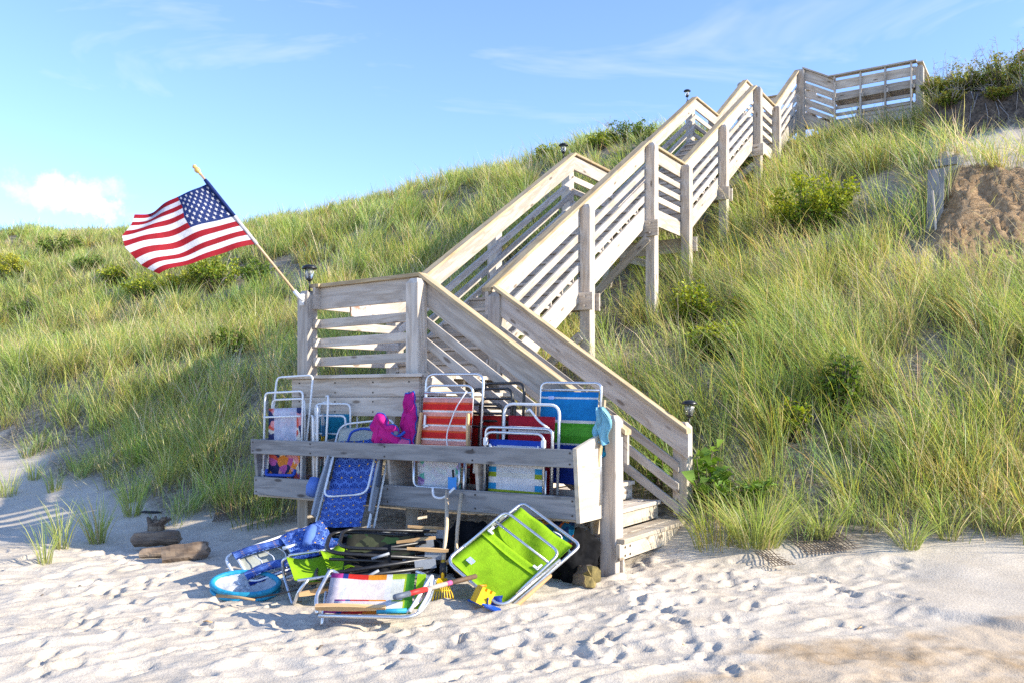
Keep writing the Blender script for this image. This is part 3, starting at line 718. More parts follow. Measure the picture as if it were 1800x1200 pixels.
rad = RNG.uniform(.06, .27, len(cx)); an = RNG.uniform(0, 2*np.pi, n); rr = np.sqrt(RNG.uniform(0, 1, n))*rad[rep]
bx = cx[rep]+rr*np.cos(an); by = cy[rep]+rr*np.sin(an)
bz = np.interp(np.arange(n), np.arange(n), cz[rep]) + (ground0(bx, by)-cz[rep]) - .01
ang = an+RNG.normal(0, .7, n)
wind = -.34*sstep(cx[rep], -2.0, 3.0)+.07
wy = -.05*np.ones(n)
leng = hh[rep]*RNG.uniform(.5, 1.2, n)*(1+.25*(RNG.uniform(0, 1, len(cx))[rep]-.4)); tall = RNG.uniform(0, 1, n) < .035; leng = np.where(tall, leng*1.45, leng)
species = fbm(cx*.33, cy*.33, 97, 3)[rep]; tuftcol = RNG.uniform(0, 1, len(cx))[rep]
wgt = np.array([.30, .27, .17, .13, .09, .03, .01])
c0r, c0t = colours(n, wgt)
straw = (RNG.uniform(0, 1, n) < np.clip(.07+.5*species+.40*(tuftcol > .88), 0, .75)) | tall
cs_r, cs_t = colours(n, [0, .08, 0, .42, .40, .0, .10])
blue = (RNG.uniform(0, 1, n) < np.clip(-.9*species, 0, .5)); cb_r, cb_t = colours(n, [.35, .05, .5, 0, 0, .1, 0])
clf = (RNG.uniform(.72, 1.32, (len(cx), 1))*np.stack([RNG.uniform(.88, 1.18, len(cx)), np.ones(len(cx)), RNG.uniform(.75, 1.25, len(cx))], -1))[rep]
cr_ = np.where(straw[:, None], cs_r, np.where(blue[:, None], cb_r, c0r)); ct_ = np.where(straw[:, None], cs_t, np.where(blue[:, None], cb_t, c0t))*clf
cr_ = cr_*clf
wid = np.clip(.0085/lod[rep]**.8, .0075, .02)*RNG.uniform(.7, 1.3, n)
V, Q, T, C = blades(np.stack([bx, by, bz], -1), ang, leng, wid, RNG.uniform(.03, .38, n), RNG.uniform(.08, .5, n), cr_, ct_, np.stack([wind, wy], -1)*RNG.uniform(.5, 1.4, (n, 1)))
print('grass blades', n)
go = link('dune_grass', grass_mesh('dune_grass', V, Q, T, C)); setp(go, 'dense green and straw dune grass covering the slope', 'grass', kind='stuff')
# flattened dead straw lying between the clumps
ns = 26000
su = RNG.uniform(-30, 8, ns); sv = RNG.uniform(-.6, 16, ns); sx_ = P0[0]+su*E1[0]+sv*E2[0]; sy_ = P0[1]+su*E1[1]+sv*E2[1]
k = (np.abs(sx_/np.maximum(sy_, .1)) < .68) & (sy_ > 6) & (sv-toe(su)+.4*fbm(sx_*1.5, sy_*1.5, 99, 3) > 0) & (RNG.uniform(0, 1, ns) < np.clip(12/np.maximum(sy_, 1), .2, 1)) & ~((su > -2.1) & (su < .35) & (sv < 1.75)) & ~((su > UF-.1) & (su < UN+.1) & (sv < 1.6))
sx_, sy_ = sx_[k], sy_[k]; ns = len(sx_); rt, tp = colours(ns, [0, 0, 0, .2, .6, 0, .2])
V, Q, T, C = blades(np.stack([sx_, sy_, ground0(sx_, sy_)+.02], -1), RNG.uniform(0, 6.3, ns), RNG.uniform(.15, .45, ns), RNG.uniform(.004, .008, ns), RNG.uniform(.75, 1.0, ns), RNG.uniform(.0, .15, ns), tp*.9, tp)
so = link('dead_straw', grass_mesh('dead_straw', V, Q, T, C)); setp(so, 'dry straw lying flat between the grass clumps', 'straw', kind='stuff')

def tuft(pos, nblade, h, rad, label, weights=(.4, .3, .1, .1, .08, 0, .02), spread=.5, group='grass tufts standing alone on the sand', wdx=-.05):
    an = RNG.uniform(0, 6.283, nblade); r = np.sqrt(RNG.uniform(0, 1, nblade))*rad
    b = np.stack([r*np.cos(an), r*np.sin(an), np.zeros(nblade)-.015], -1)
    rt, tp = colours(nblade, weights)
    le = h*RNG.uniform(.5, 1.12, nblade)
    V, Q, T, C = blades(b, an+RNG.normal(0, .5, nblade), le, RNG.uniform(.0055, .0095, nblade), RNG.uniform(.05, spread, nblade), RNG.uniform(.1, spread, nblade), rt, tp, np.tile(np.array([[wdx, 0.]]), (nblade, 1)))
    o = link('grass_tuft', grass_mesh('grass_tuft', V, Q, T, C), None, Matrix.Translation(pos)); setp(o, label, 'grass', group); return o
for px, py, nb_, h, rad, lab in (
    (1328, 958, 360, .66, .20, 'big rounded grass tuft on the sand right of the bottom step'),
    (79, 992, 34, .42, .05, 'thin grass tuft standing nearest the camera at the far left'),
    (108, 962, 60, .48, .07, 'green grass tuft on the sand between the thin tuft and the bushier one'),
    (172, 952, 80, .50, .08, 'bushy bright grass tuft on the sand nearest the logs'),
    (96, 864, 60, .38, .09, 'short grass tuft alone on the shaded sand slope at left'),
    (60, 842, 45, .33, .08, 'small faint grass tuft highest on the left sand slope'),
    (14, 872, 70, .42, .12, 'grass tuft cut by the left edge of the picture'),
    (232, 905, 70, .45, .10, 'grass tuft just behind the driftwood root'),
    (1445, 945, 90, .55, .09, 'upright grass tuft behind the jute netting on the right'),
    (1600, 962, 70, .50, .08, 'grass tuft on the pale sand ledge at right'),
    (1668, 948, 70, .52, .08, 'narrow grass tuft at the right end of the sand ledge'),
    (1765, 938, 90, .5, .12, 'grass tuft at the foot of the dune by the right edge')):
    tuft(ray_ground(px, py), nb_, h*(1.25 if px < 1300 else 1.0), rad, lab, spread=.34 if px < 1300 else .62)

# ------------------------------------------------------------------ shrubs
BARK = plain('twig_bark', (.12, .09, .065), .9, 0, .3)
GREYB = plain('grey_dead_twig', (.30, .27, .25), .9, 0, .2)
def leaf_geo(L, w, fold=.25):
    return np.array([(0, 0, 0), (.45*L, -w/2, fold*w), (.45*L, w/2, fold*w), (L, 0, -.08*L), (.45*L, 0, 0)])
def shrub(pos, r, h, label, nleaf=900, L=.05, w=.022, cols=((.07, .13, .02), (.13, .19, .03), (.22, .24, .05)), ntwig=26, group='shrubs growing in the dune grass', cat='shrub', flat=.0, seed=None, name='shrub', bare=0, berries=0, spread_base=.12):
    root = empty(name, pos, label, cat, group)
    rs = np.random.default_rng(seed if seed is not None else int(abs(pos.x*977+pos.y*311)*10) % 99991)
    M0 = Matrix.Translation(pos); twigs = Geo(); ends = []
    for k in range(ntwig):
        a = rs.uniform(0, 6.283); q = math.sqrt(rs.uniform(0, 1)); hh_ = h*(.45+.55*rs.uniform(0, 1))*(1-.35*q*q)
        e = Vector((r*q*math.cos(a), r*q*math.sin(a), hh_)); b = Vector((e.x*spread_base*3, e.y*spread_base*3, -.05))
        mid = (b+e)*.5+Vector((rs.normal(0, .05*r), rs.normal(0, .05*r), .06*h))
        twigs.add(tube_geo([b, mid, e], .006, 4, rads=[.011, .007, .003])); ends.append((b, mid, e))
    twigs.build('stem', BARK, root, M0)
    if bare:
        g = Geo()
        for k in range(bare):
            a = rs.uniform(0, 6.283); e0 = Vector((r*.8*math.cos(a), r*.8*math.sin(a), h*.6)); p1 = e0+Vector((rs.normal(0, .12), rs.normal(0, .12), rs.uniform(.25, .6)*h))
            g.add(tube_geo([e0*.4, e0, p1], .005, 4, rads=[.01, .006, .002]))
            for j in range(4):
                q = e0.lerp(p1, rs.uniform(.2, .95)); g.add(tube_geo([q, q+Vector((rs.normal(0, .1), rs.normal(0, .1), rs.uniform(.02, .14)))], .003, 4, rads=[.004, .0015]))
        g.build('bare_twig', GREYB, root, M0)
    n = nleaf; lg = leaf_geo(L, w)
    ti = rs.integers(0, ntwig, n); tt = np.clip(rs.beta(2.6, 1.1, n), 0, 1)
    bb = np.array([[*e[0]] for e in ends]); mm_ = np.array([[*e[1]] for e in ends]); ee = np.array([[*e[2]] for e in ends])
    pos_ = bb[ti]*((1-tt)**2)[:, None] + mm_[ti]*(2*tt*(1-tt))[:, None] + ee[ti]*(tt**2)[:, None] + rs.normal(0, 1, (n, 3))*np.array([.05*r+.012, .05*r+.012, .03*h])
    az = rs.uniform(0, 6.283, n); el = rs.uniform(-.1, 1.1, n)*(1-flat) + .15*flat; ro = rs.normal(0, .6, n); s = rs.uniform(.65, 1.25, n)
    X = np.stack([np.cos(az)*np.cos(el), np.sin(az)*np.cos(el), np.sin(el)], -1)
    Y0 = np.stack([-np.sin(az), np.cos(az), 0*az], -1); Z0 = np.cross(X, Y0)
    Y = Y0*np.cos(ro)[:, None]+Z0*np.sin(ro)[:, None]; Z = np.cross(X, Y)
    Vv = pos_[:, None, :] + s[:, None, None]*(lg[None, :, 0:1]*X[:, None]+lg[None, :, 1:2]*Y[:, None]+lg[None, :, 2:3]*Z[:, None])
    i = np.arange(n)[:, None]*5
    T = np.concatenate([i+np.array([[0, 1, 4]]), i+np.array([[1, 3, 4]]), i+np.array([[0, 4, 2]]), i+np.array([[4, 3, 2]])])
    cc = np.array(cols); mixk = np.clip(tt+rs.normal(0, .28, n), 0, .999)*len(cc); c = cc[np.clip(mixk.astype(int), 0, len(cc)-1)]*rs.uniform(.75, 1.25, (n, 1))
    me = big_mesh('foliage', Vv.reshape(-1, 3), None, T); ca = me.color_attributes.new('col', 'FLOAT_COLOR', 'POINT')
    C = np.ones((n, 5, 4), np.float32); C[:, :, :3] = c[:, None]; ca.data.foreach_set('color', C.ravel()); me.materials.append(LEAFM)
    link('foliage', me, root, M0)
    if berries:
        g = Geo()
        for k in range(berries):
            b0, m0, e0 = ends[rs.integers(0, ntwig)]; c0 = e0+Vector((rs.normal(0, .04), rs.normal(0, .04), .02))
            g.add(lathe_geo([(.004, -.018), (.018, -.008), (.018, .008), (.004, .018)], 6, c0))
        g.build('rose_hip', plain('rose_hip_red', (.42, .03, .015), .35), root, M0)
    return root
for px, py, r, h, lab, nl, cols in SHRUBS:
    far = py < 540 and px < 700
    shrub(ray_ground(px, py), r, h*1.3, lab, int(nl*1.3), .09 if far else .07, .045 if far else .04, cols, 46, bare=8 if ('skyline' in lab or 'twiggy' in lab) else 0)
# rose thicket above the root bank
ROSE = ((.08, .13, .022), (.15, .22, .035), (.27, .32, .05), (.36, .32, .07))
for u, v, r, h, lab in ((.92, 13.9, .32, .42, 'low trailing bush between the bench end and the thicket'), (1.2, 14.5, .45, .6, 'thin yellowing bush just right of the bench end'), (1.55, 14.2, .5, .55, 'leafy bush hanging over the bank beside the bench end'), (2.1, 14.0, .62, .62, 'bush with grey twigs at the left of the rose thicket'),
                        (2.75, 13.9, .65, .70, 'rose bush with red hips in the middle of the thicket'), (3.45, 13.8, .7, .85, 'tallest bright bush of the thicket at top right'),
                        (4.3, 13.7, .8, .75, 'bush of the thicket cut by the right edge'), (2.4, 14.9, .8, .7, 'yellow-leaved bush standing behind the rose hips'), (3.9, 14.8, .9, .8, 'bush behind the tallest one at top right'), (1.25, 13.42, .34, .26, 'low creeper trailing over the left end of the root bank'), (2.15, 13.42, .36, .24, 'low creeper trailing over the middle of the root bank'), (3.1, 13.4, .4, .26, 'low creeper trailing over the right part of the root bank')):
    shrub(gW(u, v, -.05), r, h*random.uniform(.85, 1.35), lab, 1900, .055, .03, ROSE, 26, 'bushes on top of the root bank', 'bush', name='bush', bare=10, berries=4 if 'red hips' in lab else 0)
# broad-leaved plant by the bottom step
for (u, v, h, r, n_, lab) in ((.24, 1.62, .62, .26, 40, 'broad-leaved green plant growing beside the bottom post of the stairs'), (-.28, 1.72, .62, .16, 16, 'broad leaves poking through the railing slats above the steps'), (.55, 1.70, .40, .3, 90, 'narrow-leaved bright green weed right of the broad-leaved plant')):
    narrow = 'narrow' in lab
    shrub(gW(u, v), r, h, lab, n_*4 if narrow else n_*2, .10 if narrow else .13, .03 if narrow else .11, ((.10, .19, .02), (.16, .27, .035), (.20, .32, .05)), 9, 'weeds at the foot of the stairs', 'plant', flat=.3, name='weed')
# ------------------------------------------------------------------ fabrics
def fabric_base(name, rough=.75, trans=.18):
    m, t, p, o = newmat(name); l = t.links.new
    uv = N(t, 'ShaderNodeTexCoord'); p.inputs['Roughness'].default_value = rough; p.inputs['Specular IOR Level'].default_value = .25
    w = N(t, 'ShaderNodeTexNoise', i_Scale=9.0, i_Detail=7.0, i_Roughness=.72, i_Distortion=.6); l(uv.outputs['Object'], w.inputs['Vector'])
    b = N(t, 'ShaderNodeBump', i_Strength=.6, i_Distance=.012); l(w.outputs['Fac'], b.inputs['Height']); l(b.outputs[0], p.inputs['Normal'])
    tr = N(t, 'ShaderNodeBsdfTranslucent'); x = N(t, 'ShaderNodeMixShader', i_Fac=trans); l(p.outputs[0], x.inputs[1]); l(tr.outputs[0], x.inputs[2]); l(x.outputs[0], o.inputs[0])
    def fin(col):
        mr = N(t, 'ShaderNodeMapRange', i_1=.3, i_2=.7, i_3=.78, i_4=1.10); l(w.outputs['Fac'], mr.inputs[0])
        h = N(t, 'ShaderNodeHueSaturation'); l(mr.outputs[0], h.inputs['Value'])
        if isinstance(col, tuple): h.inputs['Color'].default_value = (*col, 1)
        else: l(col, h.inputs['Color'])
        l(h.outputs[0], p.inputs['Base Color']); l(h.outputs[0], tr.inputs['Color'])
    sp = N(t, 'ShaderNodeSeparateXYZ'); l(uv.outputs['UV'], sp.inputs[0])
    return m, t, l, sp, fin, uv
def cloth(name, col, trans=.2):
    m, t, l, sp, fin, uv = fabric_base(name, trans=trans); fin(col); return m
def stripes(name, stops, axis=1, border=None, inner=None, trans=.2):
    """stops: (position, colour) bands along the cloth; border = (margin, colour) makes the middle a plain panel"""
    m, t, l, sp, fin, uv = fabric_base(name, trans=trans)
    r = ramp(t, stops, 'CONSTANT'); l(sp.outputs[axis], r.inputs[0]); cur = r.outputs[0]
    if inner:
        x0, x1, y0, y1, c = inner
        fac = None
        for ax, a, b in ((0, x0, x1), (1, y0, y1)):
            g = N(t, 'ShaderNodeMath', operation='GREATER_THAN', i_1=a); l(sp.outputs[ax], g.inputs[0])
            h = N(t, 'ShaderNodeMath', operation='LESS_THAN', i_1=b); l(sp.outputs[ax], h.inputs[0])
            q = N(t, 'ShaderNodeMath', operation='MULTIPLY'); l(g.outputs[0], q.inputs[0]); l(h.outputs[0], q.inputs[1])
            if fac is None: fac = q.outputs[0]
            else:
                z = N(t, 'ShaderNodeMath', operation='MULTIPLY'); l(fac, z.inputs[0]); l(q.outputs[0], z.inputs[1]); fac = z.outputs[0]
        k = N(t, 'ShaderNodeMath', operation='MULTIPLY', i_1=.86); l(fac, k.inputs[0])
        x = N(t, 'ShaderNodeMix', data_type='RGBA'); l(k.outputs[0], x.inputs['Factor']); l(cur, x.inputs[6]); x.inputs[7].default_value = (*c, 1); cur = x.outputs[2]
    fin(cur); return m
def floral(name, cols, scale=7.0, inner=None):
    m, t, l, sp, fin, uv = fabric_base(name)
    nz = N(t, 'ShaderNodeTexNoise', i_Scale=5.0, i_Detail=2.0); l(uv.outputs['UV'], nz.inputs['Vector'])
    mxv = N(t, 'ShaderNodeMix', data_type='VECTOR', i_Factor=.12); l(uv.outputs['UV'], mxv.inputs[4]); l(nz.outputs['Color'], mxv.inputs[5])
    v = N(t, 'ShaderNodeTexVoronoi', i_Scale=scale); l(mxv.outputs[1], v.inputs['Vector'])
    s2 = N(t, 'ShaderNodeSeparateColor'); l(v.outputs['Color'], s2.inputs[0])
    stops = [(i/len(cols), c) for i, c in enumerate(cols)]
    r = ramp(t, stops, 'CONSTANT'); l(s2.outputs[0], r.inputs[0]); cur = r.outputs[0]
    if inner:
        g = N(t, 'ShaderNodeMath', operation='SUBTRACT', i_1=.5); l(sp.outputs[0], g.inputs[0]); a = N(t, 'ShaderNodeMath', operation='ABSOLUTE'); l(g.outputs[0], a.inputs[0])
        h = N(t, 'ShaderNodeMath', operation='LESS_THAN', i_1=inner[0]); l(a.outputs[0], h.inputs[0])
        k = N(t, 'ShaderNodeMath', operation='MULTIPLY', i_1=.86); l(h.outputs[0], k.inputs[0])
        x = N(t, 'ShaderNodeMix', data_type='RGBA'); l(k.outputs[0], x.inputs['Factor']); l(cur, x.inputs[6]); x.inputs[7].default_value = (*inner[1], 1); cur = x.outputs[2]
    fin(cur); return m
def starburst(name, n=5.0):
    m, t, l, sp, fin, uv = fabric_base(name)
    def mth(op, a, b=None):
        q = N(t, 'ShaderNodeMath', operation=op)
        for i, s in enumerate((a, b)):
            if s is None: continue
            if isinstance(s, (int, float)): q.inputs[i].default_value = s
            else: l(s, q.inputs[i])
        return q.outputs[0]
    yy = mth('MULTIPLY', sp.outputs[1], n); row = mth('FLOOR', yy); sh = mth('MULTIPLY', mth('MODULO', row, 2.0), .5)
    fx = mth('SUBTRACT', mth('FRACT', mth('ADD', mth('MULTIPLY', sp.outputs[0], n), sh)), .5); fy = mth('SUBTRACT', mth('FRACT', yy), .5)
    an = mth('ARCTAN2', fy, fx); rr = mth('SQRT', mth('ADD', mth('MULTIPLY', fx, fx), mth('MULTIPLY', fy, fy)))
    ray = mth('GREATER_THAN', mth('SINE', mth('MULTIPLY', an, 12.0)), .45)
    dot = mth('LESS_THAN', rr, .085)
    edge = mth('GREATER_THAN', rr, .50); ray = mth('MAXIMUM', ray, edge)
    x1 = N(t, 'ShaderNodeMix', data_type='RGBA'); l(ray, x1.inputs['Factor']); x1.inputs[6].default_value = (.012, .045, .26, 1); x1.inputs[7].default_value = (.13, .24, .62, 1)
    x2 = N(t, 'ShaderNodeMix', data_type='RGBA'); l(dot, x2.inputs['Factor']); l(x1.outputs[2], x2.inputs[6]); x2.inputs[7].default_value = (.75, .42, .03, 1)
    fin(x2.outputs[2]); return m
W_, N_, R_ = (.78, .77, .75), (.02, .03, .12), (.55, .02, .02)
F_FLORAL = floral('coral_and_navy_floral', [(.72, .12, .08), (.02, .03, .13), (.80, .34, .36), (.02, .03, .13), (.78, .70, .60), (.85, .30, .05), (.55, .12, .40)], 7.0)
F_FLORALB = floral('pale_back_of_floral', [(.72, .12, .08), (.02, .03, .13), (.80, .34, .36), (.02, .03, .13), (.78, .70, .60)], 9.0, (.34, (.62, .64, .76)))
F_STAR = starburst('blue_starburst_print', 4.6)
def redbands():
    o = []; per = .205
    for k in range(5):
        for d_, c_ in ((0, (.78, .03, .028)), (.075, (.86, .13, .035)), (.105, (.88, .42, .34)), (.165, (.90, .88, .85)), (.19, (.86, .13, .035))): o.append((min(k*per+d_, .999), c_))
    return o[:25]
F_RED = stripes('red_orange_stripe', redbands(), trans=.25)
F_BLUEGREEN = stripes('blue_green_stripe', [(0, (.02, .06, .38)), (.30, W_), (.33, (.02, .06, .38)), (.42, W_), (.44, (.10, .42, .03)), (.52, (.14, .5, .05)), (.62, (.10, .42, .03)), (.66, W_), (.69, (.01, .26, .60)), (.92, W_), (.94, (.01, .26, .62))], trans=.3)
F_BLUEWHITE = stripes('blue_lime_stripe_with_white_back', [(0, (.02, .25, .55)), (.07, (.30, .38, .02)), (.13, (.02, .04, .26)), (.22, (.30, .38, .02)), (.27, (.02, .30, .60)), (.36, W_), (.45, (.30, .38, .02)), (.52, (.02, .30, .60)), (.6, W_), (.72, (.30, .38, .02)), (.84, W_), (.90, (.02, .08, .5))], inner=(.14, .86, .27, .92, (.74, .74, .76)), trans=.25)
F_CRIMSON = stripes('crimson_cloth', [(0, (.45, .012, .03)), (.45, W_), (.50, (.45, .012, .03)), (.78, W_), (.82, (.45, .012, .03))])
F_MULTI = stripes('rainbow_stripe_with_white_back', [(0, (.60, .06, .30)), (.14, (.02, .04, .25)), (.20, (.65, .03, .02)), (.44, (.80, .30, .02)), (.66, W_), (.73, (.48, .60, .04)), (.9, (.10, .42, .03))], axis=0, inner=(.0, .88, .06, .88, (.76, .75, .74)), trans=.25)
F_CANDY = stripes('candy_stripe', [(0, (.6, .05, .2)), (.1, (.8, .35, .02)), (.2, (.1, .4, .35)), (.3, W_), (.4, (.65, .05, .04)), (.55, (.8, .5, .05)), (.7, (.1, .3, .5)), (.85, W_)])
F_PALE = floral('white_back_of_mauve_floral', [(.30, .16, .42), (.72, .70, .70), (.15, .5, .38), (.72, .70, .70), (.5, .35, .6)], 10.0, (.36, (.70, .70, .71)))
F_CREAM = cloth('cream_mesh', (.56, .58, .52), .3)
F_LIME = cloth('lime_cloth', (.36, .62, .015), .35)
F_TEAL = cloth('teal_cloth', (.02, .30, .45))
F_SKY = cloth('sky_blue_towel', (.28, .62, .78), .25)
F_MAG = cloth('magenta_nylon', (.55, .012, .22), .1)
F_PINK = cloth('pink_nylon', (.72, .13, .30), .1)
F_NAVY = cloth('navy_cloth', (.012, .045, .30))
F_WHITE = cloth('white_net_cloth', (.72, .74, .78), .4)
F_BLACK = cloth('black_mesh', (.012, .012, .013), .02)
F_GREEN = cloth('forest_green_cloth', (.02, .09, .03), .05)
F_REDC = cloth('red_cloth', (.42, .015, .012))
YELP = plain('yellow_plastic', (.80, .48, .01), .4, 0, .05); BLUEP = plain('blue_plastic', (.01, .10, .48), .4); ORANGEP = plain('orange_plastic', (.75, .20, .01), .45)
TURQ = plain('turquoise_foam', (.015, .27, .42), .6, 0, .3, .5, 25); REDP = plain('red_grip', (.55, .02, .015), .55, 0, .2)

def sheet(x0, x1, z0, z1, yf=lambda a, b: 0.0, nx=6, nz=8, th=.0035, wav=0.0, seed=0):
    rs = random.Random(seed); ph = [rs.uniform(0, 6) for _ in range(4)]
    vs = []; uv = []; fs = []
    for s in (-1, 1):
        for j in range(nz+1):
            for i in range(nx+1):
                a, b = i/nx, j/nz
                y = yf(a, b)+wav*(math.sin(a*7+ph[0]+b*2)*math.sin(b*6+ph[1])+.5*math.sin(a*13+b*9+ph[2]))
                vs.append(Vector((x0+(x1-x0)*a, y+s*th/2, z0+(z1-z0)*b))); uv.append((a, b))
    q = (nx+1)*(nz+1)
    for j in range(nz):
        for i in range(nx):
            k = j*(nx+1)+i; fs.append((k, k+1, k+nx+2, k+nx+1)); fs.append((q+k, q+k+nx+1, q+k+nx+2, q+k+1))
    ed = [j*(nx+1) for j in range(nz+1)], [j*(nx+1)+nx for j in range(nz+1)], list(range(nx+1)), [nz*(nx+1)+i for i in range(nx+1)]
    for e in ed:
        for a, b in zip(e, e[1:]): fs.append((a, b, q+b, q+a))
    return vs, fs, uv
def put_sheet(name, mat, parent, M, *a, **k):
    vs, fs, uv = sheet(*a, **k); return link(name, mesh(name, vs, fs, mat, True, uv), parent, M)
def loop_part(name, mat, parent, M, w, z0, z1, y0=0., y1=None, r=.0105, rad=.07, open_end=True, dx=0.):
    """U-shaped tube: legs at x=+-w/2 from z0, closed across at z1"""
    y1 = y0 if y1 is None else y1
    pts = [(-w/2+dx, y0, z0), (-w/2+dx, y1, z1), (w/2+dx, y1, z1), (w/2+dx, y0, z0)]
    if open_end: path = fillet(pts, rad)
    else: path = fillet(pts, rad, closed=True)
    return Geo().add(tube_geo(path, r, 8, closed=not open_end)).build(name, mat, parent, M)
def bar_part(name, mat, parent, M, pts, r=.0095, n=8, rad=.04):
    return Geo().add(tube_geo(fillet(pts, rad) if len(pts) > 2 else pts, r, n)).build(name, mat, parent, M)
def arm_part(mat, parent, M, x, y, z0, z1, w=.045, th=.018, flare=0.0, name='armrest'):
    n = 8; vs = []; fs = []
    for i in range(n+1):
        t = i/n; ww = w*(.62+.38*math.sin(math.pi*min(1, t*1.15+.08))); zz = z0+(z1-z0)*t; xx = x+flare*t
        vs += [(xx-th/2, y-ww/2, zz), (xx+th/2, y-ww/2, zz), (xx+th/2, y+ww/2, zz), (xx-th/2, y+ww/2, zz)]
    for i in range(n):
        for k in range(4): fs.append((i*4+k, i*4+(k+1) % 4, i*4+4+(k+1) % 4, i*4+4+k))
    fs += [(3, 2, 1, 0), (n*4, n*4+1, n*4+2, n*4+3)]
    me = mesh(name, [Vector((v[2]-z0, v[0]-x, v[1]-y)) for v in vs], fs, mat); fixn(me)
    return link(name, me, parent, M @ Matrix.Translation((x, y, z0)) @ Matrix(((0, 1, 0, 0), (0, 0, 1, 0), (1, 0, 0, 0), (0, 0, 0, 1))))
def chairM(u, v, z, lean=0., roll=0., yaw=0.):
    """across along u, facing the beach; lean tips the top back, roll tips it sideways, yaw turns it"""
    return Matrix.Translation(W(u, v, z)) @ Matrix.Rotation(ROT_UV+yaw, 4, 'Z') @ Matrix.Rotation(roll, 4, 'Y') @ Matrix.Rotation(-lean, 4, 'X')
GRP = 'folding chairs stored in the bin'; GRP2 = 'folding chairs heaped on the sand'
def chair(M, label, group):
    e = empty('folding_chair', M.translation, label, 'beach chair', group, M.to_3x3()); return e
def sagf(d): return lambda a, b: 1.9*d*math.sin(math.pi*a)*(.55+.45*math.sin(math.pi*b))+.004*math.sin(a*9+b*4)+.003*math.sin(b*15+a*3)
def tag_part(parent, M, x, y, z, sx=.035, sz=.022, mat=None, name='brand_tag'):
    return link(name, mesh(name, *box_geo((x, y, z), sx, .003, sz), mat or TAGM), parent, M)
m_, t_, p_, o_ = newmat('woven_tag'); l_ = t_.links.new
tc_ = N(t_, 'ShaderNodeTexCoord'); mp_ = N(t_, 'ShaderNodeMapping'); mp_.inputs['Scale'].default_value = (160, 1, 90); l_(tc_.outputs['Object'], mp_.inputs['Vector'])
ck_ = N(t_, 'ShaderNodeTexNoise', i_Scale=1.0, i_Detail=0.0); l_(mp_.outputs[0], ck_.inputs['Vector'])
rp_ = ramp(t_, [(0, (.25, .42, .78)), (.43, (.70, .72, .8)), (.5, (.15, .35, .75)), (.58, (.6, .04, .05)), (.64, (.5, .6, .8))], 'CONSTANT'); l_(ck_.outputs['Fac'], rp_.inputs[0]); l_(rp_.outputs[0], p_.inputs['Base Color']); p_.inputs['Roughness'].default_value = .8
TAGM = m_

# ------------------------------------------------------------------ chairs in the bin
# floral chair at the left end
M = chairM(-3.47, -.36, .575, lean=.04, roll=-.03)
c = chair(M, 'white-framed folding chair with coral and navy floral cloth at the left end of the bin', GRP)
loop_part('back_frame', WHITEM, c, M, .52, .0, 1.19, -.03, .12, rad=.06)
loop_part('front_frame', WHITEM, c, M, .54, .02, 1.02, -.05, -.03, rad=.05)
loop_part('leg_frame', WHITEM, c, M, .46, .1, .95, .05, .03, rad=.06)
bar_part('crossbar', WHITEM, c, M, [(-.26, -.055, .77), (.26, -.055, .77)])
put_sheet('seat_cloth', F_FLORAL, c, M, -.235, .235, .02, .47, sagf(.02))
put_sheet('back_cloth', F_FLORALB, c, M, -.235, .235, .40, .86, lambda a, b: -.012+.015*math.sin(math.pi*a))
bar_part('carry_handle', BLUEF, c, M, [(-.2, -.06, .24), (-.2, -.075, .18), (.2, -.075, .18), (.2, -.06, .24)], .016, rad=.05)
for s in (-1, 1):
    arm_part(GREYP, c, M, s*.275, -.02, .02, .5, .05, .02)
g = Geo().add(tube_geo([(-.30, -.055, .20), (-.30, -.03, .20)], .045, 16)); g.build('cup_ring', WHITEM, c, M)
# two white frames turned sideways beside it
for i, (u, v, yw, lab, mt) in enumerate(((-3.06, -.30, .75, 'white-framed folding chair with candy-striped cloth beside the floral one', F_CANDY), (-2.98, -.17, .35, 'rearmost white-framed folding chair with teal cloth behind the candy-striped one', F_TEAL))):
    M = chairM(u, v, .575, lean=.03, yaw=-yw if i == 0 else yw*.4)
    c = chair(M, lab, GRP)
    loop_part('back_frame', WHITEM, c, M, .46, .0, .98-.06*i, .03, .05, rad=.08)
    loop_part('front_frame', WHITEM, c, M, .42, .0, .88+.02*i, -.03, -.05, rad=.06)
    loop_part('leg_frame', WHITEM, c, M, .36, .1, .78, -.06, -.09, rad=.05)
    put_sheet('back_cloth', mt, c, M, -.19, .19, .08, .80, sagf(.02))
    bar_part('crossbar', WHITEM, c, M, [(-.2, -.05, .6), (.2, -.05, .6)])
    if i == 0: arm_part(BLACKR, c, M, -.23, -.04, .35, .72, .035, .02)
# starburst backpack chair pulled half out through the slats
M = Matrix.Translation(W(-2.29, -.83, .31)) @ Matrix.Rotation(ROT_UV+.20, 4, 'Z') @ Matrix.Rotation(-.10, 4, 'Y') @ Matrix.Rotation(-.555, 4, 'X')
c = chair(M, 'blue starburst-print chair hanging half out between the slats of the bin', GRP)
loop_part('seat_frame', WHITEM, c, M, .56, 1.0, 0.0, -.0, .0, rad=.05)
loop_part('front_loop', WHITEM, c, M, .46, .88, .36, -.045, -.055, rad=.09)
loop_part('back_frame', WHITEM, c, M, .62, .05, 1.20, .05, .04, rad=.12)
put_sheet('back_cloth', F_STAR, c, M, -.23, .23, .40, .98, sagf(.02))
put_sheet('pouch', F_STAR, c, M, -.225, .225, .05, .42, lambda a, b: -.035-.03*math.sin(math.pi*a)*math.sin(math.pi*b), wav=.004)
put_sheet('pouch_flap', F_STAR, c, M, -.23, .23, .36, .43, lambda a, b: -.05-.02*math.sin(math.pi*a), nz=3)
put_sheet('upper_cloth', F_CREAM, c, M, -.26, .26, .92, 1.13, sagf(.02))
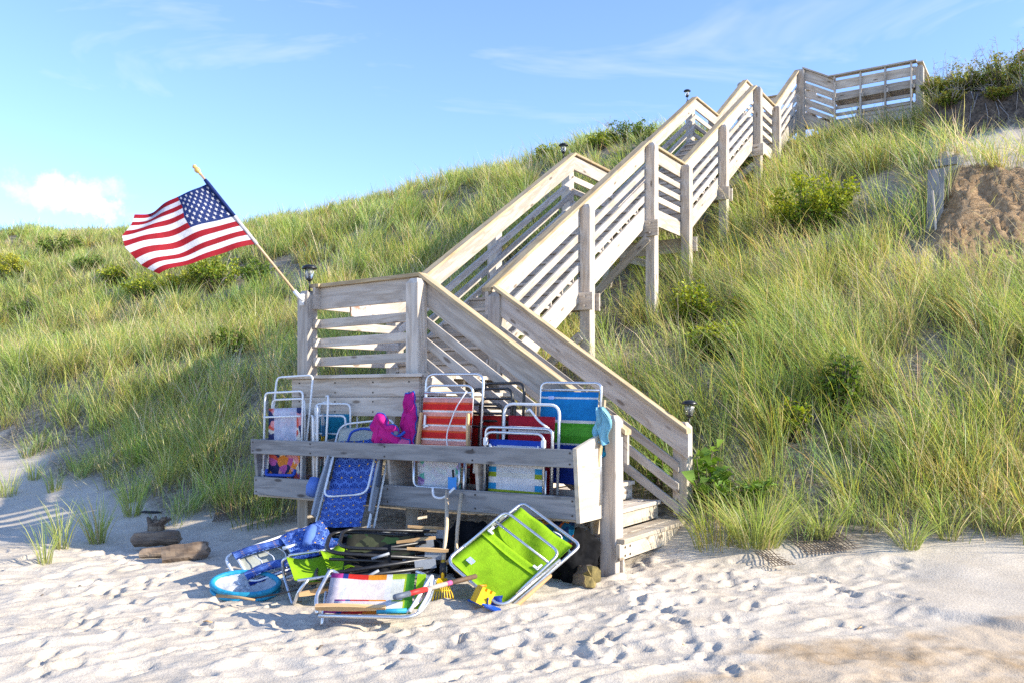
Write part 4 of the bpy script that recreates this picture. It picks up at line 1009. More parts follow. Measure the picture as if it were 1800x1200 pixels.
for s in (-1, 1):
    arm_part(GREYP, c, M, s*.30, -.035, .18, .80, .085, .022, flare=-.015*s)
    arm_part(DKGREYP, c, M, s*.313, -.035, .44, .72, .05, .02, flare=-.015*s, name='arm_pad')
    bar_part('side_tube', WHITEM, c, M, [(s*.285, .02, .02), (s*.26, -.03, .9)], .009)
bar_part('shoulder_cord', BLUEF, c, M, [(-.12, -.03, .95), (-.1, -.04, 1.05), (.02, -.05, 1.07), (.2, -.04, 1.03)], .012)
g = Geo().add(lathe_geo([(.02, -.09), (.06, -.08), (.075, 0), (.06, .08), (.02, .09)], 12, (-.40, .0, .50))); g.build('side_pillow', F_STAR, c, M)
# red striped chair
M = chairM(-1.50, -.32, .575, lean=.07, roll=.01)
c = chair(M, 'red and orange striped folding chair with wooden arms in the middle of the bin', GRP)
loop_part('back_frame', ALU, c, M, .64, .1, 1.18, .06, .06, r=.0125, rad=.09)
loop_part('front_frame', ALU, c, M, .52, .25, 1.07, -.02, -.01, r=.012, rad=.08)
bar_part('crossbar', ALU, c, M, [(-.27, -.02, 1.005), (.25, -.02, 1.005)], .011)
put_sheet('back_cloth', F_RED, c, M, -.275, .275, .34, .965, lambda a, b: -.03+.012*math.sin(math.pi*a))
for s in (-1, 1):
    arm_part(WOODH, c, M, s*.305-(.03 if s > 0 else 0), -.05, .36, .82, .05, .018, flare=-.03*s)
    g = Geo().add(box_geo((s*.235, -.045, .74), .018, .012, .12)).add(box_geo((s*.22, -.045, .70), .05, .012, .018)); g.build('hinge_bracket', WHITEM, c, M, False)
bar_part('hanging_strap', WHITEF, c, M, [(.22, -.05, 1.02), (.12, -.06, .88), (.02, -.06, .62), (.06, -.06, .46), (.2, -.06, .40), (.3, -.05, .38)], .006, rad=.12)
bar_part('white_hinge', WHITEM, c, M, [(.33, -.04, .52), (.35, -.05, .42), (.34, -.04, .30)], .02)
# pale chair low in the middle bay
M = chairM(-1.50, -.41, .575, lean=.03)
c = chair(M, 'white-backed floral chair low in the middle bay under the red one', GRP)
loop_part('front_frame', ALU, c, M, .50, .42, .16, -.04, -.045, r=.011, rad=.07)
loop_part('back_frame', ALU, c, M, .58, .0, .44, .0, .0, r=.011, rad=.05)
put_sheet('seat_cloth', F_PALE, c, M, -.24, .24, .01, .44, sagf(.015))
bar_part('leg', ALU, c, M, [(.28, -.02, .0), (.29, -.02, .42)], .012)
tag_part(c, M, .20, -.075, .20, .09, .13, plain('bright_blue_tag', (.01, .22, .60), .5), name='hang_tag')
bar_part('hanging_strap', WHITEF, c, M, [(.05, -.155, .17), (.06, -.16, .09), (.16, -.16, .075), (.28, -.15, .18)], .011, rad=.06)
g = Geo().add(tube_geo([(.21, -.07, .26), (.20, -.07, .33)], .010, 8)); g.build('tag_clip', BLACKR, c, M)
# black framed chairs behind
for i, (u, v, zt_, lab) in enumerate(((-1.02, -.17, 1.04, 'black-framed folding chair with red cloth behind the red striped one'), (-.93, -.12, 1.09, 'second black-framed chair standing rearmost in the middle of the bin'))):
    M = chairM(u-.14, v, .575, lean=.03, yaw=-.25)
    c = chair(M, lab, GRP)
    loop_part('back_frame', BLACKM, c, M, .54, .0, zt_, .02, .05, r=.013, rad=.09)
    loop_part('front_frame', BLACKM, c, M, .46, .0, zt_-.14, -.04, -.02, r=.012, rad=.09)
    loop_part('leg_frame', BLACKM, c, M, .40, .0, zt_-.34, -.06, -.05, r=.012, rad=.07)
    put_sheet('back_cloth', F_REDC, c, M, -.22, .22, .12, .80, sagf(.02))
    bar_part('crossbar', BLACKM, c, M, [(-.24, -.02, zt_-.22), (.24, -.02, zt_-.22)], .011)
# blue and green chair at the back right
M = chairM(-.37, -.14, .60, lean=.05, roll=.02)
c = chair(M, 'tall blue and green striped chair with wooden arms at the right back of the bin', GRP)
loop_part('back_frame', ALU, c, M, .58, .1, 1.06, .02, .02, r=.0125, rad=.06)
put_sheet('back_cloth', F_BLUEGREEN, c, M, -.275, .275, .20, .985, sagf(.012))
bar_part('crossbar', ALU, c, M, [(-.28, .01, 1.0), (.28, .01, 1.0)], .009)
tag_part(c, M, -.17, -.008, .93, .055, .028)
for s in (-1, 1):
    arm_part(WOODH if s < 0 else WOODY, c, M, s*.31, -.02, .35 if s > 0 else .30, .92 if s > 0 else .86, .055, .02, flare=.03 if s > 0 else -.02)
    bar_part('side_tube', ALU, c, M, [(s*.33, .0, .05), (s*.31, .0, .65)], .011)
# crimson chair with white frame
M = chairM(-.66, -.25, .575, lean=.03, roll=.02)
c = chair(M, 'white-framed chair with crimson cloth in front of the blue and green one', GRP)
loop_part('back_frame', WHITEM, c, M, .55, .0, .90, .0, -.01, r=.013, rad=.09)
loop_part('front_frame', WHITEM, c, M, .48, .05, .70, -.05, -.06, r=.011, rad=.07)
put_sheet('back_cloth', F_CRIMSON, c, M, -.23, .23, .15, .80, sagf(.015))
bar_part('white_strap', WHITEF, c, M, [(-.03, -.03, .84), (.0, -.04, .86), (.1, -.05, .76), (.2, -.05, .70)], .01)
# silver chair at the front right
M = chairM(-.70, -.40, .575, lean=.02, roll=.015)
c = chair(M, 'silver-framed chair with blue and lime stripes at the front right of the bin', GRP)
loop_part('back_frame', ALU, c, M, .66, .0, .70, .03, .02, r=.013, rad=.06)
loop_part('front_frame', ALU, c, M, .58, .02, .66, -.04, -.05, r=.012, rad=.08)
put_sheet('back_cloth', F_BLUEWHITE, c, M, -.265, .265, .02, .60, lambda a, b: -.02+.012*math.sin(math.pi*a), wav=.002)
for s in (-1, 1):
    bar_part('leg', ALU, c, M, [(s*.305, -.03, .0), (s*.30, -.03, .36)], .011)
    bar_part('tie_strap', WHITEF, c, M, [(s*.24, -.055, .56), (s*.20, -.06, .44), (s*.12, -.06, .40)], .01, rad=.05)
    g = Geo().add(box_geo((s*.285, -.05, .58), .03, .03, .06)); g.build('hinge_bracket', WHITEM, c, M, False)
arm_part(WOODH, c, M, -.215, .05, -.0, .14, .05, .05, name='wood_block'); arm_part(BLACKR, c, M, -.30, .02, .0, .3, .03, .03, name='black_strut')

# pink swim vest on the bin's edge
M = chairM(-2.03, -.36, 1.02, lean=.08, yaw=.1)
v_ = empty('swim_vest', M.translation, 'pink swim vest with blue piping stuffed beside the red striped chair', 'swim vest', None, M.to_3x3())
def padded(name, mat, pts, th, M, parent, trim=None, puff=.03):
    """soft padded panel from an outline in x,z"""
    for _ in range(1):
        pts = [((a*(1-t)+c*t), (b*(1-t)+d*t)) for (a, b), (c, d) in zip(pts, pts[1:]+pts[:1]) for t in (0, .33, .66)]
        pts = [q for i in range(len(pts)) for q in ((pts[i][0]*.75+pts[(i+1) % len(pts)][0]*.25, pts[i][1]*.75+pts[(i+1) % len(pts)][1]*.25), (pts[i][0]*.25+pts[(i+1) % len(pts)][0]*.75, pts[i][1]*.25+pts[(i+1) % len(pts)][1]*.75))]
    n = len(pts); cx_ = sum(p[0] for p in pts)/n; cz_ = sum(p[1] for p in pts)/n; vs = []; fs = []
    rings = [(1.0, 0), (.93, .6), (.7, .9), (.35, 1.0)]
    for s in (-1, 1):
        for k, q in rings:
            for (a, b) in pts: vs.append(Vector((cx_+(a-cx_)*k, s*th*q*.5+puff*0, cz_+(b-cz_)*k)))
    R = len(rings)
    for q in vs:
        f1 = math.sin(q.x*42+q.z*17)*math.sin(q.z*31-q.x*12); f2 = math.sin(q.x*75-q.z*50+1.3)
        q.y += .020*f1+.010*f2; q.x += .006*math.sin(q.z*38+q.y*20); q.z += .006*math.sin(q.x*44)
    for s in range(2):
        o = s*R*n
        for r in range(R-1):
            for i in range(n):
                f = (o+r*n+i, o+r*n+(i+1) % n, o+(r+1)*n+(i+1) % n, o+(r+1)*n+i); fs.append(f if s else f[::-1])
        f = tuple(o+(R-1)*n+i for i in range(n)); fs.append(f if s else f[::-1])
    for i in range(n): fs.append((i, (i+1) % n, R*n+(i+1) % n, R*n+i))
    me = mesh(name, vs, fs, mat, True); fixn(me); ob = link(name, me, parent, M)
    if trim: Geo().add(tube_geo([vs[i] for i in range(n)], .007, 6, closed=True)).build('piping', trim, ob, M)
    return ob
padded('vest_panel', F_MAG, [(.05, .05), (.20, .05), (.205, .30), (.20, .42), (.175, .57), (.075, .56), (.07, .40), (.04, .30)], .07, M, v_, BLUEF)
padded('vest_panel', F_MAG, [(-.20, .02), (.08, .0), (.10, .18), (.05, .26), (-.03, .27), (-.06, .36), (-.15, .37), (-.22, .25)], .10, M @ Matrix.Translation((0, -.05, 0)) @ Matrix.Rotation(.2, 4, 'X'), v_, BLUEF)
padded('vest_lining', F_PINK, [(-.12, -.02), (.17, -.04), (.18, .12), (.02, .17), (-.14, .10)], .10, M @ Matrix.Translation((0, -.04, 0)), v_, BLUEF)
bar_part('buckle_strap', BLUEF, v_, M, [(-.1, -.10, .12), (.0, -.12, .2), (.1, -.11, .15), (.15, -.09, .2)], .014)
for a in (-.02, .08): link('buckle', mesh('buckle', *box_geo((a, -.125, .185), .04, .02, .03), DKGREYP), v_, M)

# sky-blue cloth draped on the end of the bin
def drape(name, mat, M, label, cat, w, h, wav=.02, seed=1, group=None, nx=12, nz=14):
    vs, fs, uv = sheet(-w/2, w/2, 0, h, lambda a, b: .03*math.sin(9*a+2*b)*(1-b*.4), nx, nz, .004, wav, seed)
    rs = random.Random(seed)
    for q in vs:
        b = q.z/h; a = q.x/w; q.y += .03*math.sin(a*13+seed)*(.4+.6*b)+.012*math.sin(a*27+b*6); q.x *= .30+.70*max(0, 1-abs(b-.42)*1.7); q.z -= .10*h*math.cos(a*3.1)*(1-b)+.06*h*abs(a); q.x += .015*math.sin(b*7+seed)
    o = link(name, mesh(name, vs, fs, mat, True, uv), None, M); setp(o, label, cat, group); return o
drape('towel', F_SKY, chairM(.0, -.17, 1.17, lean=-.1, yaw=-.1), 'light blue towel crumpled on the corner post of the bin', 'towel', .20, .29, .018, 3)
drape('towel', F_TEAL, chairM(-.07, -.10, 1.05, lean=.0, yaw=-.3), 'dark striped cloth hanging under the light blue towel', 'towel', .12, .22, .015, 8)
# ------------------------------------------------------------------ the heap on the sand
def at(px, py, Y): return Vector(((px-900)/1550*Y, Y, EYE-(py-705)/1550*Y))
def planeM(o, xdir, zdir):
    """matrix with X along xdir, Z along zdir (squared up), Y the normal"""
    x = Vector(xdir).normalized(); z = Vector(zdir).normalized(); b1 = (x+z).normalized(); b2 = (x-z).normalized()
    x = (b1+b2).normalized(); z = (b1-b2).normalized(); y = z.cross(x)
    return Matrix.Translation(o) @ Matrix((x, y, z)).transposed().to_4x4()
# lime chair leaning on the bin
T_, R_c, B_, L_c = Vector((.005, 7.20, .80)), Vector((.41, 6.86, .42)), Vector((-.12, 6.33, -.02)), Vector((-.455, 6.72, .285))
mid = (T_+R_c+B_+L_c)/4; xd = ((R_c-T_)+(B_-L_c))/2; zd = ((T_-L_c)+(R_c-B_))/2
Wd = xd.length; Ld = zd.length
M = planeM(mid-xd.normalized()*0-zd.normalized()*Ld/2, xd, zd)
c = chair(M, 'bright lime green folding chair propped against the bin front', GRP2)
loop_part('back_frame', ALU, c, M, Wd, .05, Ld, .015, .02, r=.0135, rad=.06)
loop_part('rear_leg_frame', ALU, c, M, Wd-.03, .25, Ld-.07, .05, .06, r=.012, rad=.08)
loop_part('seat_frame', ALU, c, M, Wd-.02, .62, .0, -.01, -.035, r=.0135, rad=.10)
loop_part('front_loop', ALU, c, M, Wd-.04, .18, Ld-.22, -.03, -.075, r=.012, rad=.07)
bar_part('crossbar', ALU, c, M, [(-Wd/2+.03, -.06, Ld-.34), (Wd/2-.03, -.06, Ld-.34)], .011)
put_sheet('back_cloth', F_LIME, c, M, -Wd/2+.035, Wd/2-.035, .26, Ld-.06, lambda a, b: .01+.05*math.sin(math.pi*a)*math.sin(math.pi*min(1, b+.15)), 14, 18, wav=.012, seed=4)
put_sheet('seat_cloth', F_LIME, c, M, -Wd/2+.03, Wd/2-.03, .03, .42, lambda a, b: -.03+.03*math.sin(math.pi*a)*(1-.5*b), 10, 10, wav=.005, seed=9)
put_sheet('seat_hem', F_LIME, c, M, -Wd/2+.03, Wd/2-.03, .36, .43, lambda a, b: -.045+.02*math.sin(math.pi*a), 8, 3)
tag_part(c, M, -.16, -.038, .13, .06, .045)
for s in (-1, 1):
    g = Geo().add(box_geo((s*(Wd/2-.07), -.05, .42), .05, .012, .018)).add(box_geo((s*(Wd/2-.055), -.05, .44), .016, .012, .06)); g.build('hinge_bracket', WHITEM, c, M, False)
    arm_part(WOODH, c, M, s*(Wd/2+.012), .045, .02, .5, .045, .018)
bar_part('side_cord', WHITEF, c, M, [(.05, .05, Ld-.03), (.12, .09, Ld+.01), (.16, .09, Ld-.1)], .006)
# rainbow chair lying in front
M = planeM(Vector((-.985, 5.93, .055)), (1, .03, .02), (.06, .78, .62))
c = chair(M, 'rainbow-striped white-backed chair lying at the front of the heap', GRP2)
put_sheet('back_cloth', F_MULTI, c, M, -.29, .30, .03, .37, sagf(.012), 8, 6, wav=.002)
put_sheet('seat_cloth', F_MULTI, c, M, -.22, .31, .0, .10, lambda a, b: -.05, 8, 3)
bar_part('back_frame', ALU, c, M, [(-.32, -.04, -.01), (-.355, -.03, .14), (-.31, .02, .43), (-.22, .05, .37), (-.25, .06, .18)], .0135, rad=.05)
bar_part('leg_frame', ALU, c, M, [(-.30, -.06, -.045), (.34, -.06, -.05), (.42, -.03, .10), (.44, .03, .36), (.34, .05, .40), (.20, .05, .40)], .0135, rad=.09)
bar_part('seat_frame', ALU, c, M, [(.28, -.05, .0), (.37, -.03, .12), (.38, .02, .38), (.30, .03, .42)], .012, rad=.07)
bar_part('leg', ALU, c, M, [(-.30, .07, -.02), (-.32, .07, .26)], .012)
Ma = M @ Matrix.Translation((-.33, -.075, .015)) @ Matrix.Rotation(math.pi/2, 4, 'Y')
arm_part(WOODH, c, Ma, 0, 0, 0, .47, .05, .028); arm_part(WOODH, c, M @ Matrix.Translation((-.2, .08, .38)) @ Matrix.Rotation(math.pi/2, 4, 'Y'), 0, 0, 0, .25, .045, .02)
bar_part('teal_rail', TURQ, c, M, [(.08, -.055, .0), (.28, -.055, .01)], .016)
link('side_band', mesh('side_band', *box_geo((.345, -.0, .22), .06, .01, .30), F_LIME), c, M)
for s in (.0, .06): bar_part('white_cord', WHITEF, c, M, [(.30+s, -.06, .0), (.36+s, -.05, .16), (.42, -.02, .34)], .012, rad=.1)
F_CAMO = floral('dark_camouflage', [(.015, .045, .015), (.03, .03, .02), (.01, .015, .01), (.05, .06, .03)], 6.0)
# two black chairs stacked flat
for i, (o, zt_, lab) in enumerate(((Vector((-1.08, 6.90, .23)), .02, 'lower black folding chair lying flat in the heap'), (Vector((-1.02, 7.02, .36)), .10, 'upper black folding chair on top of the other black one'), (Vector((-1.22, 7.42, .20)), .0, 'rearmost black folding chair lying half under the bin'))):
    tl = (0, 1, .35)[i]
    M = planeM(o, (-.12, .95, .12+.05*tl), (-1, -.1, -.10+.18*tl))
    c = chair(M, lab, GRP2)
    loop_part('back_frame', BLACKM, c, M, .52, -.38, .44, .0, .0, r=.017, rad=.17)
    loop_part('seat_frame', BLACKM, c, M, .46, -.42, .34, -.06, -.035, r=.015, rad=.14)
    loop_part('leg_frame', BLACKM, c, M, .56, .40, -.46, .04, .03, r=.013, rad=.10)
    put_sheet('seat_cloth', F_CAMO if i == 1 else F_BLACK, c, M, -.22, .22, -.25, .30, sagf(.05), wav=.012, seed=i)
    for s in (-1, 1):
        if i == 1 or (s > 0 and i == 0): arm_part(WOODH, c, M, s*.27, -.075, -.50, -.18, .030, .018)
        link('hinge_plate', mesh('hinge_plate', *box_geo((s*.26, -.03, -.40), .012, .07, .16), GREYP), c, M)
        link('hinge_plate', mesh('hinge_plate', *box_geo((s*.26, .03, -.22), .012, .05, .13), GREYP), c, M)
        bar_part('link_bar', GREYP, c, M, [(s*.275, -.03, -.05), (s*.28, .02, .08)], .011)
WH = empty('cart_wheel', Vector((-.52, 6.72, .22)), 'small black wheel between the black chairs and the rake', 'wheel')
Geo().add(tube_geo([(-.545, 6.72, .22), (-.50, 6.72, .22)], .055, 18)).build('tyre', BLACKR, WH); Geo().add(tube_geo([(-.55, 6.717, .22), (-.495, 6.723, .22)], .03, 12)).build('hub', GREYP, WH)
# black cloth hanging from the stack
M = planeM(Vector((-1.18, 6.62, .14)), (1, .1, .02), (0, .5, .5))
o = put_sheet('nylon_bag', F_BLACK, None, M, -.10, .26, -.05, .30, lambda a, b: .06*math.sin(5*a)*b, 12, 10, wav=.025, seed=3); setp(o, 'slack black nylon bag draped over the black chairs', 'bag')
# blue starburst chair lying at the left of the heap
M = planeM(Vector((-2.20, 7.16, .12)), (.44, -.46, -.27), (.84, .36, .20))
c = chair(M, 'blue starburst-print chair lying flat at the left of the heap', GRP2)
loop_part('back_frame', WHITEM, c, M, .52, .8, -.06, .02, .0, r=.013, rad=.10)
loop_part('seat_frame', WHITEM, c, M, .44, .70, .02, -.03, -.03, r=.012, rad=.08)
put_sheet('back_cloth', F_CREAM, c, M, -.20, .20, .02, .42, sagf(.02))
for s in (-1, 1):
    put_sheet('shoulder_strap', F_STAR, c, M, s*.14-.045, s*.14+.045, .0, .62, lambda a, b: -.05-.02*math.sin(b*6), 3, 12, .012, .006, s+2)
    put_sheet('edge_band', F_NAVY, c, M, s*.215-.02, s*.215+.02, .0, .55, lambda a, b: -.03, 2, 8, .008, .002, s+5)
put_sheet('pouch', F_STAR, c, M, -.2, .2, .40, .78, lambda a, b: -.06-.04*math.sin(math.pi*a)*math.sin(math.pi*b), wav=.02, seed=6, nx=10, nz=10)
for zz in (.12, .22, .32): bar_part('cord', WHITEF, c, M, [(-.18, -.02, zz), (.0, -.03, zz+.06), (.18, -.02, zz)], .004)
bar_part('white_buckle', WHITEM, c, M, [(.0, -.08, .36), (.02, -.08, .48)], .016)
M2 = M @ Matrix.Translation((.0, -.11, .60)) @ Matrix.Rotation(.6, 4, 'Y') @ Matrix.Rotation(math.pi/2, 4, 'Y')
o = Geo().add(lathe_geo([(.015, -.12), (.036, -.115), (.046, 0), (.036, .115), (.015, .12)], 14)).build('head_pillow', F_STAR, c, M2)
p_ = put_sheet('towel', cloth('royal_blue_towel', (.02, .16, .55)), None, planeM(Vector((-1.66, 7.42, .27)), (.9, -.3, -.1), (.1, .8, .25)), -.17, .17, -.12, .18, lambda a, b: .02*math.sin(5*a), 8, 8, wav=.02, seed=12); setp(p_, 'royal blue towel bunched on the blue starburst chair on the sand', 'towel')
p_ = put_sheet('towel', cloth('dark_red_towel', (.22, .01, .03)), None, planeM(Vector((-1.84, 7.55, .28)), (.9, -.3, -.1), (.1, .7, .4)), -.08, .08, -.06, .10, lambda a, b: .02*math.sin(5*a), 6, 6, wav=.015, seed=14); setp(p_, 'small dark red cloth tucked behind the blue starburst chair on the sand', 'towel')
# low lime chair
M = planeM(Vector((-1.70, 6.78, .13)), (.28, -.50, -.17), (1, .30, .06))
c = chair(M, 'low lime green beach chair half buried between the hoop and the black chairs', GRP2)
put_sheet('seat_cloth', F_LIME, c, M, -.19, .19, .0, .48, lambda a, b: -.10+.05*math.sin(math.pi*b), 8, 8, wav=.006, seed=5)
put_sheet('seat_fold', F_LIME, c, M, -.17, .20, .26, .46, lambda a, b: -.125+.02*math.sin(6*b), 6, 5, wav=.006, seed=7)
tag_part(c, M, -.02, -.148, .40, .05, .04)
bar_part('front_loop', ALU, c, M, [(-.20, -.09, .02), (-.22, -.06, -.03), (-.22, .10, -.02), (.21, .11, -.02), (.23, -.02, .02), (.21, -.10, .10)], .013, rad=.06)
bar_part('side_tube', ALU, c, M, [(-.21, -.1, .02), (-.21, -.1, .5)], .012); bar_part('side_tube', ALU, c, M, [(.21, -.1, .02), (.21, -.09, .5)], .012)
arm_part(WOODH, c, M, .24, -.0, .02, .30, .04, .018); arm_part(WOODY, c, M, .05, .02, .12, .55, .04, .02)
# turquoise hoop net
M = planeM(Vector((-2.10, 6.95, .025)), (1, -.12, -.04), (.06, -.17, 1))
h_ = empty('hoop_net', M.translation, 'turquoise-rimmed white net hoop lying at the left front of the heap', 'net', None, M.to_3x3())
ring = [(.265*math.cos(a), .175*math.sin(a)*1.0, .045+.025*math.sin(a*1.0)) for a in [2*math.pi*k/40 for k in range(40)]]
Geo().add(tube_geo(ring, .022, 8, closed=True)).build('rim', TURQ, h_, M)
Geo().add(tube_geo([(x, y-.005, z-.045) for x, y, z in ring], .017, 8, closed=True)).build('lower_rim', TURQ, h_, M)
vs = []; fs = []; nr, na = 8, 36
for i in range(nr+1):
    for k in range(na):
        a = 2*math.pi*k/na; q = 1-i/nr
        vs.append((.255*q*math.cos(a), .165*q*math.sin(a), .045-.05*(1-q**2)+.018*math.sin(3*a+i)*(1-q)+.025*math.sin(a)*q+.012*math.sin(7*a+2*i)))
for i in range(nr):
    for k in range(na): fs.append((i*na+k, i*na+(k+1) % na, (i+1)*na+(k+1) % na, (i+1)*na+k))
link('net_cloth', mesh('net_cloth', vs, fs, F_WHITE, True), h_, M)
def stick(pts, r0, r1, label, cat='driftwood', name='driftwood_stick', mat=None, group=None):
    n = len(pts); return setp(Geo().add(tube_geo(pts, r0, 7, rads=[r0+(r1-r0)*i/(n-1) for i in range(n)])).build(name, mat or WOODH), label, cat, group)
stick([(-2.23, 6.66, .035), (-2.05, 6.62, .03), (-1.92, 6.58, .02)], .014, .008, 'gnarled brown stick lying in front of the turquoise hoop')
stick([(-1.95, 6.63, .02), (-1.75, 6.60, .06), (-1.55, 6.62, .10), (-1.32, 6.75, .16)], .007, .006, 'thin dark cable curling from the hoop to the black chairs', 'cable', 'cable', BLACKR)
stick([(-1.47, 6.63, .11), (-1.15, 6.70, .16)], .014, .012, 'pale wooden slat end under the low lime chair', 'wood slat', 'wood_slat', WOODY)

POLEW = plain('pale_ash_pole', (.66, .50, .32), .6, 0, .12)
# garden rake and pole
RK = empty('rake', Vector((-.50, 6.62, 0)), 'small yellow-tined garden rake leaning on the bin', 'rake')
Mi_ = Matrix()
a, b = at(786, 862, 7.62), Vector((-.525, 6.70, .25))
Geo().add(tube_geo([a, a.lerp(b, .5)+Vector((.012, 0, 0)), b], .0165, 8)).build('handle', POLEW, RK)
Geo().add(tube_geo([b+(a-b).normalized()*.06, b, Vector((-.525, 6.66, .16))], .016, 8, rads=[.018, .017, .012])).build('socket', YELP, RK)
for k in range(9):
    t = (k-4)/4; tip = Vector((-.525+.095*t, 6.57, .005)); kn = Vector((-.525+.078*t, 6.585, .06)); top = Vector((-.525+.03*t, 6.66, .165))
    Geo().add(tube_geo([top, kn, tip], .0055, 5)).build('tine', YELP, RK)
Geo().add(tube_geo([(-.595, 6.605, .085), (-.455, 6.605, .085)], .006, 6)).build('tine_bar', YELP, RK)
o = Geo().add(tube_geo([at(811, 866, 7.60), at(804, 930, 7.35), at(800, 1000, 7.05)], .0155, 8)).build('pole', POLEW); setp(o, 'bare wooden pole crossing behind the rake handle', 'pole')
# shovel with red grip
SH = empty('shovel', Vector((-.7, 6.1, .25)), 'shovel handle with a red grip lying across the heap', 'shovel')
a, b = at(694, 1049, 5.78), at(836, 1012, 6.50)
Geo().add(tube_geo([a, a.lerp(b, .16)], .020, 10)).build('end_cap', DKGREYP, SH)
Geo().add(tube_geo([a.lerp(b, .15), a.lerp(b, .36)], .0185, 10)).build('grip', REDP, SH)
Geo().add(tube_geo([a.lerp(b, .35), a.lerp(b, .62)], .0165, 10)).build('shaft', plain('worn_grey_ash', (.40, .33, .27), .8, 0, .2), SH)
Geo().add(tube_geo([a.lerp(b, .61), a.lerp(b, .68)], .0175, 10)).build('collar', F_PINK, SH)
Geo().add(tube_geo([a.lerp(b, .67), b], .018, 10)).build('lower_shaft', plain('dark_shaft', (.12, .07, .04), .7, 0, .2), SH)
# beach toys
TY = empty('toy_mould', Vector((-.19, 6.42, .03)), 'yellow castle-shaped sand mould under the lime chair', 'toy')
Mt = Matrix.Translation((-.215, 6.40, .075)) @ Matrix.Rotation(.5, 4, 'Z') @ Matrix.Rotation(.5, 4, 'Y')
g = Geo().add(box_geo((0, 0, 0), .12, .09, .10))
g.build('block', YELP, TY, Mt, False)
for dx in (-.045, 0, .045):
    link('battlement', mesh('battlement', *box_geo((dx, 0, .062), .026, .085, .024), YELP), TY, Mt)
def toy_spade(p, q, label, mat):
    e = empty('toy_spade', p, label, 'toy'); Geo().add(tube_geo([p, q], .009, 7)).build('handle', mat, e)
    d = (p-q).normalized(); s = d.cross(UP).normalized(); vs = [p-s*.03, p+s*.03, p+d*.10+s*.035-UP*.01, p+d*.13, p+d*.10-s*.035-UP*.01]
    n = s.cross(d)*.006
    me = mesh('blade', [v+n for v in vs]+[v-n for v in vs], [(0, 1, 2, 3, 4), (9, 8, 7, 6, 5)]+[(i, i+5, (i+1) % 5+5, (i+1) % 5) for i in range(5)], mat); fixn(me); link('blade', me, e)
toy_spade(Vector((-.18, 6.33, .035)), Vector((-.32, 6.44, .05)), 'blue plastic toy spade beside the yellow mould', BLUEP)
toy_spade(Vector((-.17, 6.56, .13)), Vector((-.24, 6.46, .15)), 'orange plastic toy spade above the yellow mould', ORANGEP)
o = put_sheet('towel', F_NAVY, None, planeM(Vector((-.12, 6.38, .02)), (.5, .3, .1), (0, .2, 1)), -.06, .06, -.02, .07, lambda a, b: .02*math.sin(6*a), 6, 6, wav=.012); setp(o, 'navy cloth bunched under the lower corner of the lime chair', 'cloth')
# bags, tarp and stuff under the bin
def lump(p, sx, sy, sz, mat, label, cat, name, seed, rough=.25, group=None):
    bm = bmesh.new(); bmesh.ops.create_icosphere(bm, subdivisions=4, radius=1)
    for v in bm.verts:
        n = fbm(np.array([v.co.x*2.0+seed*3.1]), np.array([v.co.y*2.0+v.co.z*2.7]), seed, 4, .6)[0]
        k = fbm(np.array([v.co.x*6+seed]), np.array([v.co.y*5-v.co.z*6]), seed+9, 3)[0]
        s = 1+rough*n+.24*k; v.co = Vector((v.co.x*sx*s, v.co.y*sy*s, max(v.co.z, -.6)*sz*s))
    me = bpy.data.meshes.new(name); bm.to_mesh(me); bm.free(); me.materials.append(mat); me.polygons.foreach_set('use_smooth', [True]*len(me.polygons))
    o = link(name, me, None, Matrix.Translation(p)); setp(o, label, cat, group); return o
GB = 'dark bags stuffed under the bin'
DARKB = plain('dirty_black_canvas', (.009, .009, .010), .85, 0, .6, .9, 14, spec=.08)
lump(Vector((.50, 7.34, .16)), .22, .18, .28, DARKB, 'lumpy black bag beside the front post', 'bag', 'bag', 3, .35, GB)
lump(Vector((.22, 7.52, .18)), .24, .20, .26, DARKB, 'sagging dark sack behind the lime chair', 'bag', 'bag', 5, .35, GB)
lump(Vector((-.25, 7.55, .16)), .40, .22, .30, DARKB, 'long dark tarp bundle behind the rake', 'tarp', 'tarp', 7, .35, GB)
lump(Vector((-.72, 7.70, .14)), .30, .22, .26, DARKB, 'dark sack behind the black chairs', 'bag', 'bag', 8, .3, GB)
lump(Vector((-1.62, 8.05, .16)), .28, .2, .26, DARKB, 'black bag behind the hanging starburst chair', 'bag', 'bag', 13, .3, GB)
o = put_sheet('towel', floral('orange_and_teal_print', [(.55, .10, .02), (.01, .10, .16), (.02, .28, .40), (.01, .03, .09), (.5, .2, .03)], 5.0), None, planeM(Vector((.34, 7.12, .38)), (.85, -.4, -.1), (0, .5, .6)), -.16, .16, -.08, .2, lambda a, b: .03*math.sin(5*a), 8, 8, wav=.015, seed=9); setp(o, 'orange and teal printed towel behind the lime chair', 'towel')
